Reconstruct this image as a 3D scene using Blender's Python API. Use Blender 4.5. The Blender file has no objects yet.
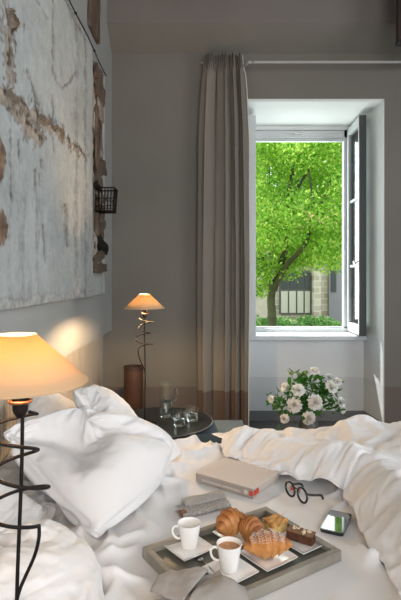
import bpy, bmesh, math, random, time
import numpy as np
from mathutils import Vector, Matrix, Euler, noise as mn
sc = bpy.context.scene
C = sc.collection
R = math.radians
random.seed(7)
EYE = 1.4
F = 500.0
def P(px, py, Y):                       # a measured picture position at a known distance -> metres
    return Vector(((px - 204) / F * Y, Y, EYE - (py - 278) / F * Y))
def Z0(px, py, z):                      # the same on a horizontal plane of height z
    Y = F * (EYE - z) / (py - 278)
    return Vector(((px - 204) / F * Y, Y, z))

# ------------------------------------------------------------------ materials
def mat(name, col, rough=.6, metal=0, spec=.5, bump=0, bscale=30, var=0, vscale=6, stretch=(1, 1, 1), coat=0, trans=0, ior=1.45, sheen=0, bdist=.01, detail=4):
    m = bpy.data.materials.new(name); m.use_nodes = True
    nt = m.node_tree; b = nt.nodes['Principled BSDF']
    b.inputs['Base Color'].default_value = (*col, 1)
    b.inputs['Roughness'].default_value = rough
    b.inputs['Metallic'].default_value = metal
    b.inputs['Specular IOR Level'].default_value = spec
    b.inputs['IOR'].default_value = ior
    if coat: b.inputs['Coat Weight'].default_value = coat; b.inputs['Coat Roughness'].default_value = .05
    if trans: b.inputs['Transmission Weight'].default_value = trans
    if sheen: b.inputs['Sheen Weight'].default_value = sheen
    tc = nt.nodes.new('ShaderNodeTexCoord'); mp = nt.nodes.new('ShaderNodeMapping')
    mp.inputs['Scale'].default_value = stretch
    nt.links.new(tc.outputs['Object'], mp.inputs['Vector'])
    if var:
        n = nt.nodes.new('ShaderNodeTexNoise'); n.inputs['Scale'].default_value = vscale; n.inputs['Detail'].default_value = 5
        nt.links.new(mp.outputs[0], n.inputs['Vector'])
        mr = nt.nodes.new('ShaderNodeMapRange'); mr.inputs[1].default_value = .3; mr.inputs[2].default_value = .7
        mr.inputs[3].default_value = 1 - var; mr.inputs[4].default_value = 1 + var
        nt.links.new(n.outputs['Fac'], mr.inputs[0])
        mx = nt.nodes.new('ShaderNodeVectorMath'); mx.operation = 'SCALE'
        mx.inputs[0].default_value = col
        nt.links.new(mr.outputs[0], mx.inputs['Scale']); nt.links.new(mx.outputs[0], b.inputs['Base Color'])
    if bump:
        n = nt.nodes.new('ShaderNodeTexNoise'); n.inputs['Scale'].default_value = bscale; n.inputs['Detail'].default_value = detail
        nt.links.new(mp.outputs[0], n.inputs['Vector'])
        bp = nt.nodes.new('ShaderNodeBump'); bp.inputs['Strength'].default_value = bump; bp.inputs['Distance'].default_value = bdist
        nt.links.new(n.outputs['Fac'], bp.inputs['Height']); nt.links.new(bp.outputs[0], b.inputs['Normal'])
    return m
def N(nt, t, **k):
    n = nt.nodes.new(t)
    for a, v in k.items(): setattr(n, a, v)
    return n
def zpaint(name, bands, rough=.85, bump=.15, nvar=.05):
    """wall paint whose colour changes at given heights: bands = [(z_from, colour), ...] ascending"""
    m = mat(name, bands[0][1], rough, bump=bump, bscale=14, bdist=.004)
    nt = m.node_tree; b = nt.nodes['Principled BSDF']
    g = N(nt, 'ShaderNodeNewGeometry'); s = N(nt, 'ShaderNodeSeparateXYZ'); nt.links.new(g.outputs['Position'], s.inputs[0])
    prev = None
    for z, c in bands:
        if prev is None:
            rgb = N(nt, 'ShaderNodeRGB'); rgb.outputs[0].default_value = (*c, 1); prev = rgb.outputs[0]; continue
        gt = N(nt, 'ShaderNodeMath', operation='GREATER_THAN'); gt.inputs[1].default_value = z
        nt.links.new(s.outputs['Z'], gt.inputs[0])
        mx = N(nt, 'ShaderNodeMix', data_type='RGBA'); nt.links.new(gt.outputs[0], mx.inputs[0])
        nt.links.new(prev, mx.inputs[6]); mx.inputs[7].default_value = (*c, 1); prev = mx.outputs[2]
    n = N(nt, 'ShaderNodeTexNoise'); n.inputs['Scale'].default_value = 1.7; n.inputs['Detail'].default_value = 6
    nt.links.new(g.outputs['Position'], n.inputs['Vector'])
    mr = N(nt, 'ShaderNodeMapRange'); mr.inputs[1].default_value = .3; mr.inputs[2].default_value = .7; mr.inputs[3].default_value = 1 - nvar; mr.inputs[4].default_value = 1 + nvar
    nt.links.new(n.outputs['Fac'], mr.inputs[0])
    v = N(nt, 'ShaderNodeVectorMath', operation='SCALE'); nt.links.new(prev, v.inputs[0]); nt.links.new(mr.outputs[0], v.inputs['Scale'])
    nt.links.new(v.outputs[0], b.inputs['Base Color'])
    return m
def attr_mat(name, attr, rough=.8, bump=.2, bscale=60, bdist=.003, trans=0):
    m = mat(name, (.5, .5, .5), rough, bump=bump, bscale=bscale, bdist=bdist)
    nt = m.node_tree; a = N(nt, 'ShaderNodeAttribute', attribute_name=attr)
    nt.links.new(a.outputs['Color'], nt.nodes['Principled BSDF'].inputs['Base Color'])
    return m
def glass_mat(name, col=(1, 1, 1), rough=0, ior=1.45, thin=False):
    m = bpy.data.materials.new(name); m.use_nodes = True; nt = m.node_tree; nt.nodes.clear()
    o = N(nt, 'ShaderNodeOutputMaterial')
    if thin:
        g = N(nt, 'ShaderNodeBsdfGlossy'); g.inputs['Roughness'].default_value = .02
        t = N(nt, 'ShaderNodeBsdfTransparent'); t.inputs[0].default_value = (*col, 1)
        f = N(nt, 'ShaderNodeFresnel'); f.inputs[0].default_value = 1.5
        mx = N(nt, 'ShaderNodeMixShader'); nt.links.new(f.outputs[0], mx.inputs[0]); nt.links.new(t.outputs[0], mx.inputs[1]); nt.links.new(g.outputs[0], mx.inputs[2])
        nt.links.new(mx.outputs[0], o.inputs[0])
    else:
        g = N(nt, 'ShaderNodeBsdfGlass'); g.inputs['Color'].default_value = (*col, 1); g.inputs['Roughness'].default_value = rough; g.inputs['IOR'].default_value = ior
        nt.links.new(g.outputs[0], o.inputs[0])
    return m
def translucent(name, col, tcol, fac=.5, rough=.7, attr=None):
    m = bpy.data.materials.new(name); m.use_nodes = True; nt = m.node_tree; nt.nodes.clear()
    o = N(nt, 'ShaderNodeOutputMaterial'); d = N(nt, 'ShaderNodeBsdfDiffuse'); t = N(nt, 'ShaderNodeBsdfTranslucent'); mx = N(nt, 'ShaderNodeMixShader')
    d.inputs[0].default_value = (*col, 1); t.inputs[0].default_value = (*tcol, 1); mx.inputs[0].default_value = fac
    if attr:
        a = N(nt, 'ShaderNodeAttribute', attribute_name=attr); nt.links.new(a.outputs['Color'], d.inputs[0])
        g = N(nt, 'ShaderNodeGamma'); g.inputs[1].default_value = .8; nt.links.new(a.outputs['Color'], g.inputs[0]); nt.links.new(g.outputs[0], t.inputs[0])
    nt.links.new(d.outputs[0], mx.inputs[1]); nt.links.new(t.outputs[0], mx.inputs[2]); nt.links.new(mx.outputs[0], o.inputs[0])
    return m

M = {}
WALLC = (.172, .160, .137)
M['wall'] = zpaint('grey_plaster', [(0, (.132, .112, .098)), (.42, WALLC), (3.57, (.172, .154, .14))])
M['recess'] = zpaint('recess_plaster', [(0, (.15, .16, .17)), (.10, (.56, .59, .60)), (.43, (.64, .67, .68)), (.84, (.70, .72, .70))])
M['leftwall'] = zpaint('pale_plaster', [(0, (.34, .34, .32)), (.9, (.34, .35, .34))])
M['ceiling'] = mat('ceiling_plaster', (.32, .29, .27), .9)
M['floor'] = mat('grey_stone_floor', (.11, .11, .115), .5, var=.2, vscale=3, bump=.1)
M['base'] = mat('baseboard_paint', (.035, .033, .034), .5)
M['white'] = mat('white_window_paint', (.54, .56, .56), .45)
M['sill'] = mat('white_stone_sill', (.60, .62, .635), .4, var=.04)
M['shaded_edge'] = mat('shaded_window_edge', (.05, .055, .055), .5)  # white casement edge facing the room, its shade put into the colour
M['pane'] = glass_mat('window_glass', (.88, .94, .92), thin=True)
M['cotton'] = mat('white_cotton', (.74, .735, .735), .9, bump=.22, bscale=10, bdist=.012, sheen=.1, detail=6, spec=.2)
M['duvet'] = mat('white_duvet_cotton', (.75, .74, .735), .9, bump=.35, bscale=12, bdist=.014, sheen=.1, detail=6, spec=.2)
M['sheet'] = mat('white_sheet', (.77, .765, .765), .9, bump=.18, bscale=9, bdist=.012, spec=.2)
M['black'] = mat('black_iron', (.012, .009, .008), .6, spec=.2)
M['copper'] = mat('aged_copper', (.35, .16, .08), .4, metal=.8)
M['table'] = mat('black_table_lacquer', (.016, .018, .021), .35, var=.1, spec=.25)
M['tablerim'] = mat('grey_table_rim', (.12, .12, .12), .4)  # rim a paler grey than the tabletop
M['glass'] = glass_mat('clear_glass', (.98, 1, .99), ior=1.45)
M['water'] = glass_mat('water', (.97, 1, 1), ior=1.33)
M['leather'] = mat('brown_leather', (.055, .024, .013), .5, var=.25, vscale=5, bump=.2, bscale=60)
M['leatherdark'] = mat('dark_leather_rim', (.03, .015, .01), .5)
M['stool'] = mat('slate_blue_fabric', (.10, .135, .16), .8, bump=.3, bscale=300)
M['stoolside'] = mat('dark_slate_fabric', (.05, .065, .08), .8)
M['porcelain'] = mat('white_porcelain', (.87, .86, .84), .18, coat=.4)
M['coffee'] = mat('coffee_crema', (.50, .24, .10), .5, var=.3, vscale=60)
M['tray'] = mat('greyed_oak', (.26, .24, .20), .55, var=.22, vscale=10, stretch=(1, 12, 1), bump=.3, bscale=40)
M['trayin'] = mat('grey_green_tray_base', (.125, .125, .105), .45, var=.15, vscale=12)
M['linen'] = mat('grey_linen', (.36, .335, .31), .95, bump=.3, bscale=60, bdist=.004)
M['linentrim'] = mat('dark_linen_hem', (.12, .115, .105), .95)
M['book'] = mat('beige_book_cloth', (.56, .50, .465), .75, var=.05, vscale=4)
M['pages'] = mat('book_pages', (.55, .50, .44), .9, bump=.5, bscale=10, stretch=(1, 1, 60))
M['spine'] = mat('book_spine_cloth', (.36, .31, .275), .75)
M['red'] = mat('red_print', (.55, .06, .04), .6)
M['ink'] = mat('faint_print', (.62, .57, .52), .7)
M['phone'] = mat('phone_body', (.012, .012, .014), .25, coat=.5)
M['screen'] = mat('phone_screen_glass', (.03, .035, .035), .03, spec=.8, ior=1.7, coat=1)
M['specs'] = mat('black_acetate', (.01, .01, .01), .2, coat=.5)
M['lens'] = glass_mat('spectacle_lens', (.97, .98, .98), thin=True)
M['steel'] = mat('brushed_steel', (.55, .53, .5), .25, metal=1)
M['rod'] = mat('white_rod_enamel', (.36, .35, .33), .4)
M['vase'] = mat('grey_ceramic', (.10, .10, .10), .3)
M['stem'] = mat('green_stem', (.10, .20, .05), .6)
M['wood'] = mat('dark_wood', (.028, .016, .014), .5, var=.3, vscale=8, stretch=(1, 1, .2))
M['oldwood'] = mat('old_brown_wood', (.11, .080, .058), .85, var=.45, vscale=14, stretch=(2, 2, .6), bump=.8, bscale=30)
M['paper'] = mat('newsprint', (.62, .60, .57), .9, var=.30, vscale=90, stretch=(1, 3, 1))
M['paperbrown'] = mat('printed_brown', (.20, .10, .07), .9)
M['crust'] = None

M['shade'] = translucent('cream_paper_shade', (.80, .62, .40), (.98, .66, .32), .5)
M['shade2'] = translucent('darkened_paper_shade', (.72, .54, .34), (.58, .43, .22), .5)  # near shade's paper, coloured darker to hold down the far lamp's glow

# ------------------------------------------------------------------ mesh helpers
def obj(name, bm, m, parent=None, smooth=False, angle=None):
    me = bpy.data.meshes.new(name)
    if isinstance(bm, bmesh.types.BMesh):
        bmesh.ops.recalc_face_normals(bm, faces=bm.faces[:]); bm.to_mesh(me); bm.free()
    else: me = bm; me.name = name
    if m is not None and not me.materials: me.materials.append(m)
    if smooth:
        for p in me.polygons: p.use_smooth = True
        if angle: me.set_sharp_from_angle(angle=R(angle))
    o = bpy.data.objects.new(name, me); C.objects.link(o)
    if parent: o.parent = parent; o.matrix_parent_inverse = Matrix.Identity(4)
    return o
def thing(name, label, cat, loc=(0, 0, 0), rotz=0, group=None):
    o = bpy.data.objects.new(name, None); C.objects.link(o); o.empty_display_size = .05
    o.location = loc; o.rotation_euler = (0, 0, rotz); o['label'] = label; o['category'] = cat
    if group: o['group'] = group
    return o
def tag(o, label, cat, group=None):
    o['label'] = label; o['category'] = cat
    if group: o['group'] = group
    return o
def struct(name, bm, m, parent=None, **k):
    o = obj(name, bm, m, parent, **k)
    if not parent: o['kind'] = 'structure'
    return o
def B(): return bmesh.new()
def bx(bm, x0, x1, y0, y1, z0, z1, bev=0):
    r = bmesh.ops.create_cube(bm, size=1)
    for v in r['verts']:
        v.co = Vector(((x0 + x1) / 2 + v.co.x * (x1 - x0), (y0 + y1) / 2 + v.co.y * (y1 - y0), (z0 + z1) / 2 + v.co.z * (z1 - z0)))
    if bev:
        es = list({e for v in r['verts'] for e in v.link_edges})
        bmesh.ops.bevel(bm, geom=es, offset=bev, segments=2, affect='EDGES', profile=.6)
    return bm
def prism(bm, pts, z0, z1):             # polygon in xy extruded along z
    a = [bm.verts.new((x, y, z0)) for x, y in pts]; b = [bm.verts.new((x, y, z1)) for x, y in pts]
    n = len(pts); bm.faces.new(a[::-1]); bm.faces.new(b)
    for i in range(n): bm.faces.new((a[i], a[(i + 1) % n], b[(i + 1) % n], b[i]))
    return bm
def lathe(bm, prof, seg=32, c=(0, 0, 0)):
    rings = []
    for r, z in prof:
        if r < 1e-6: rings.append([bm.verts.new((c[0], c[1], c[2] + z))])
        else: rings.append([bm.verts.new((c[0] + r * math.cos(2 * math.pi * k / seg), c[1] + r * math.sin(2 * math.pi * k / seg), c[2] + z)) for k in range(seg)])
    for a, b in zip(rings, rings[1:]):
        for k in range(seg):
            k2 = (k + 1) % seg
            if len(a) == 1 and len(b) == 1: continue
            if len(a) == 1: bm.faces.new((a[0], b[k], b[k2]))
            elif len(b) == 1: bm.faces.new((a[k], a[k2], b[0]))
            else: bm.faces.new((a[k], a[k2], b[k2], b[k]))
    return bm
def tube(bm, pts, r, seg=8, caps=True):
    pts = [Vector(p) for p in pts]; n = len(pts); prev = None; rings = []
    for i, p in enumerate(pts):
        t = (pts[min(i + 1, n - 1)] - pts[max(i - 1, 0)])
        if t.length < 1e-9: t = Vector((0, 0, 1))
        t.normalize()
        if prev is None: a = t.orthogonal().normalized()
        else:
            a = prev - t * prev.dot(t)
            a = a.normalized() if a.length > 1e-6 else t.orthogonal().normalized()
        prev = a; b = t.cross(a); rr = r[i] if isinstance(r, (list, tuple)) else r
        rings.append([bm.verts.new(p + (a * math.cos(2 * math.pi * k / seg) + b * math.sin(2 * math.pi * k / seg)) * rr) for k in range(seg)])
    for x, y in zip(rings, rings[1:]):
        for k in range(seg): bm.faces.new((x[k], x[(k + 1) % seg], y[(k + 1) % seg], y[k]))
    if caps: bm.faces.new(rings[0][::-1]); bm.faces.new(rings[-1])
    return bm
def smoothpts(pts, n=6):                # Catmull-Rom through the given points
    pts = [Vector(p) for p in pts]; q = [pts[0]] + pts + [pts[-1]]; out = []
    for i in range(1, len(q) - 2):
        for k in range(n):
            t = k / n; a, b, c, d = q[i - 1], q[i], q[i + 1], q[i + 2]
            out.append(.5 * ((2 * b) + (c - a) * t + (2 * a - 5 * b + 4 * c - d) * t * t + (3 * b - a - 3 * c + d) * t ** 3))
    out.append(pts[-1]); return out
def copy_tree(o, parent=None):
    c = o.copy(); C.objects.link(c); c.parent = parent
    for ch in list(o.children): copy_tree(ch, c)
    return c

# ------------------------------------------------------------------ the room
WY = 4.5            # front face of the wall with the window
OX0, OX1, OZ = .354, 1.62, 3.0
BX = 1.53           # recess narrows towards the window
GY = 5.22           # window plane
b = B()
bx(b, -1.1, OX0, WY, 5.5, 0, 4.1); bx(b, OX1, 3.3, WY, 5.5, 0, 4.1); bx(b, OX0, OX1, WY, 5.5, OZ, 4.1)
struct('wall_back', b, M['wall'])
# sloped cove and fascia above the curtains
b = B()
ys = [(WY - .001, 3.42), (WY - .001, 4.09), (WY - .22, 4.09), (WY - .22, 3.58)]
vv = [[b.verts.new((x, y, z)) for y, z in ys] for x in (-.98, 3.3)]
b.faces.new(vv[0]); b.faces.new(vv[1][::-1])
for i in range(4): b.faces.new((vv[0][i], vv[0][(i + 1) % 4], vv[1][(i + 1) % 4], vv[1][i]))
struct('trim_1', b, M['wall'])
# recess: lining of both reveals, soffit, parapet under the window
b = B()
prism(b, [(OX1 + .001, WY - .004), (OX1 + .05, 5.5), (BX, 5.5), (BX, GY), (OX1 - .012, WY - .004)], 0, OZ)
prism(b, [(OX0 - .001, WY - .004), (OX0 - .001, 5.5), (.44, 5.5), (.44, GY), (OX0 + .012, WY - .004)], 0, OZ)
bx(b, OX0, OX1, WY - .004, 5.5, OZ - .012, OZ + .01)
bx(b, .44, BX, GY, 5.5, 2.94, OZ)
bx(b, .36, 1.60, 4.9, 5.5, 0, .80)
struct('wall_recess', b, M['recess'])
b = B(); bx(b, .36, 1.588, 4.83, 5.56, .795, .84, .008); struct('window_sill', b, M['sill'])
b = B(); bx(b, -1.0, OX0 - .01, WY - .02, WY, 0, .085); bx(b, OX1 + .01, 3.2, WY - .02, WY, 0, .085); struct('baseboard_back', b, M['base'])
b = B(); bx(b, -1.2, 3.3, -2.6, 5.6, -.08, 0); struct('floor', b, M['floor'])
b = B(); bx(b, -1.2, 3.3, -2.6, 5.6, 4.1, 4.2); struct('ceiling', b, M['ceiling'])
b = B(); bx(b, -1.1, -.83, -2.6, WY, .93, 4.1); bx(b, -1.1, -.905, -2.6, WY, 0, .93); struct('wall_left', b, M['leftwall'])
# the side wall and the wall behind the viewer each have an invented tall opening for the added fill lamps
b = B()
bx(b, 3.2, 3.3, -2.6, .3, 0, 4.1); bx(b, 3.2, 3.3, 2.3, WY, 0, 4.1); bx(b, 3.2, 3.3, .3, 2.3, 0, .8); bx(b, 3.2, 3.3, .3, 2.3, 3.0, 4.1)
struct('wall_right', b, M['leftwall'])
b = B()
bx(b, -1.1, -.3, -2.7, -2.6, 0, 4.1); bx(b, 2.3, 3.3, -2.7, -2.6, 0, 4.1); bx(b, -.3, 2.3, -2.7, -2.6, 0, .6); bx(b, -.3, 2.3, -2.7, -2.6, 3.1, 4.1)
struct('wall_front', b, M['leftwall'])

# ------------------------------------------------------------------ the window (fixed frame, two open casements)
win = thing('window_1', 'white casement window standing open onto the garden', 'window'); win['kind'] = 'structure'
del win['label']; del win['category']
b = B()
x0, x1, zt, zb = .47, 1.525, 2.95, .84
bx(b, x0, x0 + .055, GY, GY + .07, zb, zt, .004); bx(b, x1 - .065, x1, GY, GY + .07, zb, zt, .004)
bx(b, x0, x1, GY, GY + .07, zt - .085, zt, .004); bx(b, x0, x1, GY, GY + .07, zb, zb + .05, .004)
bx(b, x0 + .03, x1 - .03, GY + .02, GY + .05, zt - .12, zt - .08, .003)
bx(b, x0 + .02, x1 - .02, GY - .02, GY + .01, zb, zb + .035, .004)
obj('window_frame', b, M['white'], win)
b = B(); bx(b, .93, 1.0, GY - .012, GY + .0, 2.90, 2.925, .003); obj('window_latch', b, M['steel'], win)
def casement(hx, ang, side, label):
    # leaf built in its own frame: x along the width from the hinge, y thickness
    W, T, zb, zt = .475, .060, .853, 2.942
    e = thing('casement', label, 'x'); del e['label']; del e['category']
    e.parent = win; e.location = (hx, GY - .012, 0); e.rotation_euler = (0, 0, ang)
    st = .05
    b = B()
    bx(b, 0, st, -T / 2, T / 2, zb, zt, .004)
    bx(b, st, W - st, -T / 2, T / 2, zt - .07, zt, .004); bx(b, st, W - st, -T / 2, T / 2, zb, zb + .09, .004)
    obj('casement_frame', b, M['white'], e)
    b = B(); bx(b, W - st, W - .012, -T / 2, T / 2, zb, zt, .004); obj('casement_stile', b, M['white'], e)
    b = B(); bx(b, W - .012, W, -T / 2 - .004, T / 2 + .004, zb - .003, zt + .003, .003)
    bx(b, W - .002, W + .004, -.012, .012, 1.2, 2.6, .002)
    obj('meeting_stile_edge', b, M['shaded_edge'] if side > 0 else M['white'], e)
    b = B()
    for z in (1.52, 2.18): bx(b, st, W - st, -.014, .014, z - .012, z + .012, .003)
    obj('glazing_bar', b, M['white'], e)
    b = B(); bx(b, st - .005, W - st + .005, -.003, .003, zb + .085, zt - .065); obj('pane', b, M['pane'], e)
    if side > 0:
        b = B()
        tube(b, smoothpts([(W - .03, -.03, 1.56), (W - .035, -.055, 1.55), (W - .07, -.06, 1.53), (W - .12, -.055, 1.56)]), .008, 8)
        bx(b, W - .045, W - .02, -.036, -.028, 1.46, 1.66, .003)
        obj('window_handle', b, M['steel'], e, smooth=True, angle=40)
    return e
casement(1.520, R(-92.0), 1, '')
casement(.478, R(-92.5), -1, '')

# ------------------------------------------------------------------ garden beyond the window
b = B(); bx(b, -30, 40, 5.5, 60, -.45, -.25); struct('ground_outside', b, mat('garden_ground', (.23, .25, .13), .95, var=.4, vscale=1.2))
BY = 17.0
bd = thing('building', 'stone building with pale door and grey shutters behind the tree', 'building', (3, BY, -.3))
def bpart(name, px0, px1, py0, py1, m, dy=0, th=.2, parent=None, Y=BY):
    a = P(px0, py1, Y); c = P(px1, py0, Y)
    b = B(); bx(b, a.x - 3 + 0, c.x - 3, dy - th, dy, a.z + .3, c.z + .3)
    return obj(name, b, m, parent or bd)
stone = mat('pale_stone', (.62, .55, .42), .95)
nt = stone.node_tree; br = N(nt, 'ShaderNodeTexBrick'); br.inputs['Scale'].default_value = 1.0
br.inputs['Color1'].default_value = (.62, .55, .43, 1); br.inputs['Color2'].default_value = (.40, .33, .24, 1); br.inputs['Mortar'].default_value = (.66, .61, .52, 1)
br.inputs['Brick Width'].default_value = .42; br.inputs['Row Height'].default_value = .2; br.inputs['Mortar Size'].default_value = .02
tc = N(nt, 'ShaderNodeTexCoord'); mp = N(nt, 'ShaderNodeMapping'); mp.inputs['Rotation'].default_value = (R(90), 0, 0)
nt.links.new(tc.outputs['Object'], mp.inputs[0]); nt.links.new(mp.outputs[0], br.inputs[0]); nt.links.new(br.outputs[0], nt.nodes['Principled BSDF'].inputs['Base Color'])
plaster = mat('pink_beige_render', (.60, .52, .42), .9, var=.1)
b = B(); bx(b, -6, 9, 0, 4, 0, 3.3); obj('facade', b, stone, bd)
roofm = mat('roof_tiles', (.35, .17, .1), .9, var=.2, vscale=20)
b = B()
rv = [[b.verts.new((x, y, z)) for y, z in ((-.5, 3.2), (2, 4.3), (4.5, 3.2))] for x in (-6.3, 9.3)]
b.faces.new(rv[0]); b.faces.new(rv[1][::-1])
for i in range(3): b.faces.new((rv[0][i], rv[0][(i + 1) % 3], rv[1][(i + 1) % 3], rv[1][i]))
obj('roof', b, roofm, bd)
dk = mat('dark_opening', (.05, .055, .05), .3); frm = mat('grey_door_frame', (.13, .13, .12), .6); palep = mat('pale_door_panel', (.58, .54, .45), .7)
o_ = bpart('garage_door', 279, 310, 271, 314, frm, 0, .12)
for k, (a_, c_) in enumerate(((280.5, 287), (288.5, 295), (296.5, 302.5), (304, 309))):
    bpart('door_panel', a_, c_, 291, 312.5, palep, -.10, .06, o_); bpart('door_glass', a_, c_, 273, 289, dk, -.10, .05, o_)
bpart('pillar', 311, 318, 256, 318, stone, 0, .45)
o_ = bpart('grey_shutter', 328, 342, 264, 322, mat('mauve_grey_shutter', (.28, .26, .28), .7), 0, .12)
bpart('shutter_panel', 330, 335, 268, 292, dk, -.1, .05, o_)
bpart('rendered_wall', 244, 268, 255, 318, plaster, 0, .1)
o_ = bpart('side_window', 253, 262, 280, 296, dk, -.05, .1)
bpart('window_bar', 257.2, 258, 280, 296, palep, -.12, .05, o_)

def leaves_mesh(name, blobs, n, size, cols, seed, squash=.75, outward=.75):
    """small folded leaves scattered over overlapping clumps"""
    rg = np.random.default_rng(seed)
    bl = np.array(blobs, float); w = bl[:, 3] ** 2; w /= w.sum()
    idx = rg.choice(len(bl), n, p=w)
    d = rg.normal(size=(n, 3)); d /= np.linalg.norm(d, axis=1)[:, None]
    rad = rg.random(n) ** (1 - outward + .05) * (1 + .12 * rg.normal(size=n))
    c = bl[idx, :3] + d * rad[:, None] * bl[idx, 3][:, None] * np.array([1, 1, squash])
    u = rg.normal(size=(n, 3)); u[:, 2] -= .6; u /= np.linalg.norm(u, axis=1)[:, None]
    v = np.cross(u, rg.normal(size=(n, 3))); v /= np.linalg.norm(v, axis=1)[:, None]
    nn = np.cross(u, v)
    s = size * (.6 + .8 * rg.random(n))[:, None]
    a = c - u * s * .5; e = c + u * s * .5
    l = c - v * s * .28 + nn * s * .1; r = c + v * s * .28 + nn * s * .1
    co = np.stack([a, l, e, r], 1).reshape(-1, 3)
    me = bpy.data.meshes.new(name); me.vertices.add(4 * n); me.vertices.foreach_set('co', co.ravel())
    me.loops.add(4 * n); me.loops.foreach_set('vertex_index', np.arange(4 * n, dtype=np.int32))
    me.polygons.add(n); me.polygons.foreach_set('loop_start', np.arange(0, 4 * n, 4, dtype=np.int32)); me.polygons.foreach_set('loop_total', np.full(n, 4, dtype=np.int32))
    me.update()
    ca = me.color_attributes.new('leafcol', 'FLOAT_COLOR', 'POINT')
    cs = np.array(cols); t = rg.random(n); k = rg.integers(0, len(cs), n); col = cs[k] * (.75 + .5 * t)[:, None]
    cc = np.ones((n, 4, 4)); cc[:, :, :3] = col[:, None, :]
    ca.data.foreach_set('color', cc.ravel()); me.validate(); return me
leafm = translucent('leaf', (.2, .4, .05), (.3, .5, .05), .5, attr='leafcol')
bark = mat('mossy_bark', (.085, .085, .04), .95, var=.4, vscale=5, bump=.8, bscale=12)
TY = 10.5
tx = P(272, 320, TY).x
tree = thing('leafy_tree', 'big bright green leafy tree with forked trunk in front of the building', 'tree', (tx, TY, -.3))
def tl(px, py, dy=0): p = P(px, py, TY + dy); return Vector((p.x - tx, dy, p.z + .3))
def limb(pts, r0, r1, bm):
    q = smoothpts(pts, 6); n = len(q); tube(bm, [p + Vector((mn.noise(p * 2.1), mn.noise(p * 2.3 + Vector((5, 0, 0))), 0)) * .04 for p in q], [r0 + (r1 - r0) * i / (n - 1) for i in range(n)], 8)
b = B()
limb([tl(272, 330), tl(272, 315), tl(271, 300), tl(273, 286)], .10, .075, b); obj('trunk', b, bark, tree, smooth=True)
for pts, r in (([tl(273, 290), tl(267, 270), tl(258, 248, .5), tl(254, 220, .8), tl(246, 190, 1)], .07), ([tl(273, 290), tl(282, 262), tl(286, 225, -.3), tl(290, 190, -.5), tl(298, 150, -.5)], .085),
             ([tl(273, 288), tl(290, 262, -.4), tl(304, 245, -.8), tl(318, 215, -1), tl(330, 180, -1)], .07), ([tl(286, 235, -.2), tl(276, 205), tl(268, 170), tl(266, 130)], .05),
             ([tl(290, 200, -.5), tl(308, 170, -.4), tl(320, 140)], .04), ([tl(258, 248, .5), tl(266, 225, .2), tl(280, 180, .5)], .035),
             ([tl(318, 215, -1), tl(312, 190, -1), tl(309, 165, -1.1)], .03)):
    b = B(); limb(pts, r, r * .3, b); obj('branch', b, bark, tree, smooth=True)
rg = random.Random(3); blobs = []
for k in range(96):
    px = rg.uniform(225, 372); py = rg.uniform(85, 266)
    if py > 255 and px > 315: py -= 15
    q = tl(px, py, rg.uniform(-1.6, 2.2)); blobs.append((q.x, q.y, q.z, rg.uniform(.35, .75)))
for px, py in ((262, 276), (259, 262), (268, 268), (283, 266), (300, 262), (255, 268), (291, 272), (320, 256), (263, 290), (334, 248), (276, 270), (266, 284)):
    q = tl(px, py, rg.uniform(-.8, .3)); blobs.append((q.x, q.y, q.z, .26))
me = leaves_mesh('foliage', blobs, 80000, .074, [(.28, .54, .06), (.46, .70, .10), (.17, .40, .05), (.60, .78, .16), (.35, .60, .09)], 5)
obj('foliage', me, leafm, tree)
# darker trees filling in beyond the building
for k, (x, Y, z, r, lab, cols) in enumerate(((-1.5, 26, 5, 5.5, 'dark bluish green tree beyond the building, at its left end', [(.06, .18, .06), (.10, .25, .08), (.14, .33, .12)]),
                                  (9, 28, 6, 7, 'large mid green tree rising beyond the building roof', [(.10, .25, .04), (.16, .36, .06), (.22, .42, .08)]),
                                  (17, 27, 5, 6, 'dark green tree beyond the right end of the building', [(.08, .2, .04), (.14, .3, .05)]))):
    t = thing('garden_tree', lab, 'tree', (x, Y, -.3), group='trees beyond the building')
    b = B(); tube(b, [(0, 0, 0), (.1, 0, z * .5), (0, .1, z)], [.3, .22, .12], 8); obj('trunk', b, bark, t)
    rg = random.Random(k); bl = [(rg.uniform(-r, r) * .75, rg.uniform(-1, 1) * r * .4, z + rg.uniform(-.55, 1.1) * r * .8, r * .33) for _ in range(26)]
    obj('foliage', leaves_mesh('foliage', bl, 9000, .42, cols, k + 20), leafm, t)
rg = random.Random(11)
for k, (px, w_, lab) in enumerate(((258, .45, 'low green shrub at the left of the tree trunk'), (282, .40, 'low green shrub just right of the tree trunk'), (299, .55, 'low pale green shrub in front of the pale door'), (318, .35, 'low green shrub at the foot of the stone pillar'))):
    p = P(px, 322, 11.6)
    t = thing('low_shrub', lab, 'shrub', (p.x, 11.6, -.25), group='low shrubs by the tree')
    b = B()
    for q in range(5): tube(b, [(0, 0, 0), (rg.uniform(-.2, .2), rg.uniform(-.15, .15), .35)], [.012, .006], 5)
    obj('stem', b, bark, t)
    bl = [(rg.uniform(-1, 1) * w_, rg.uniform(-.4, .4), rg.uniform(.3, .62), .22) for _ in range(14)]
    obj('foliage', leaves_mesh('foliage', bl, 2600, .08, [(.12, .34, .06), (.24, .48, .14), (.40, .60, .24)], k + 40), leafm, t)

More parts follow.
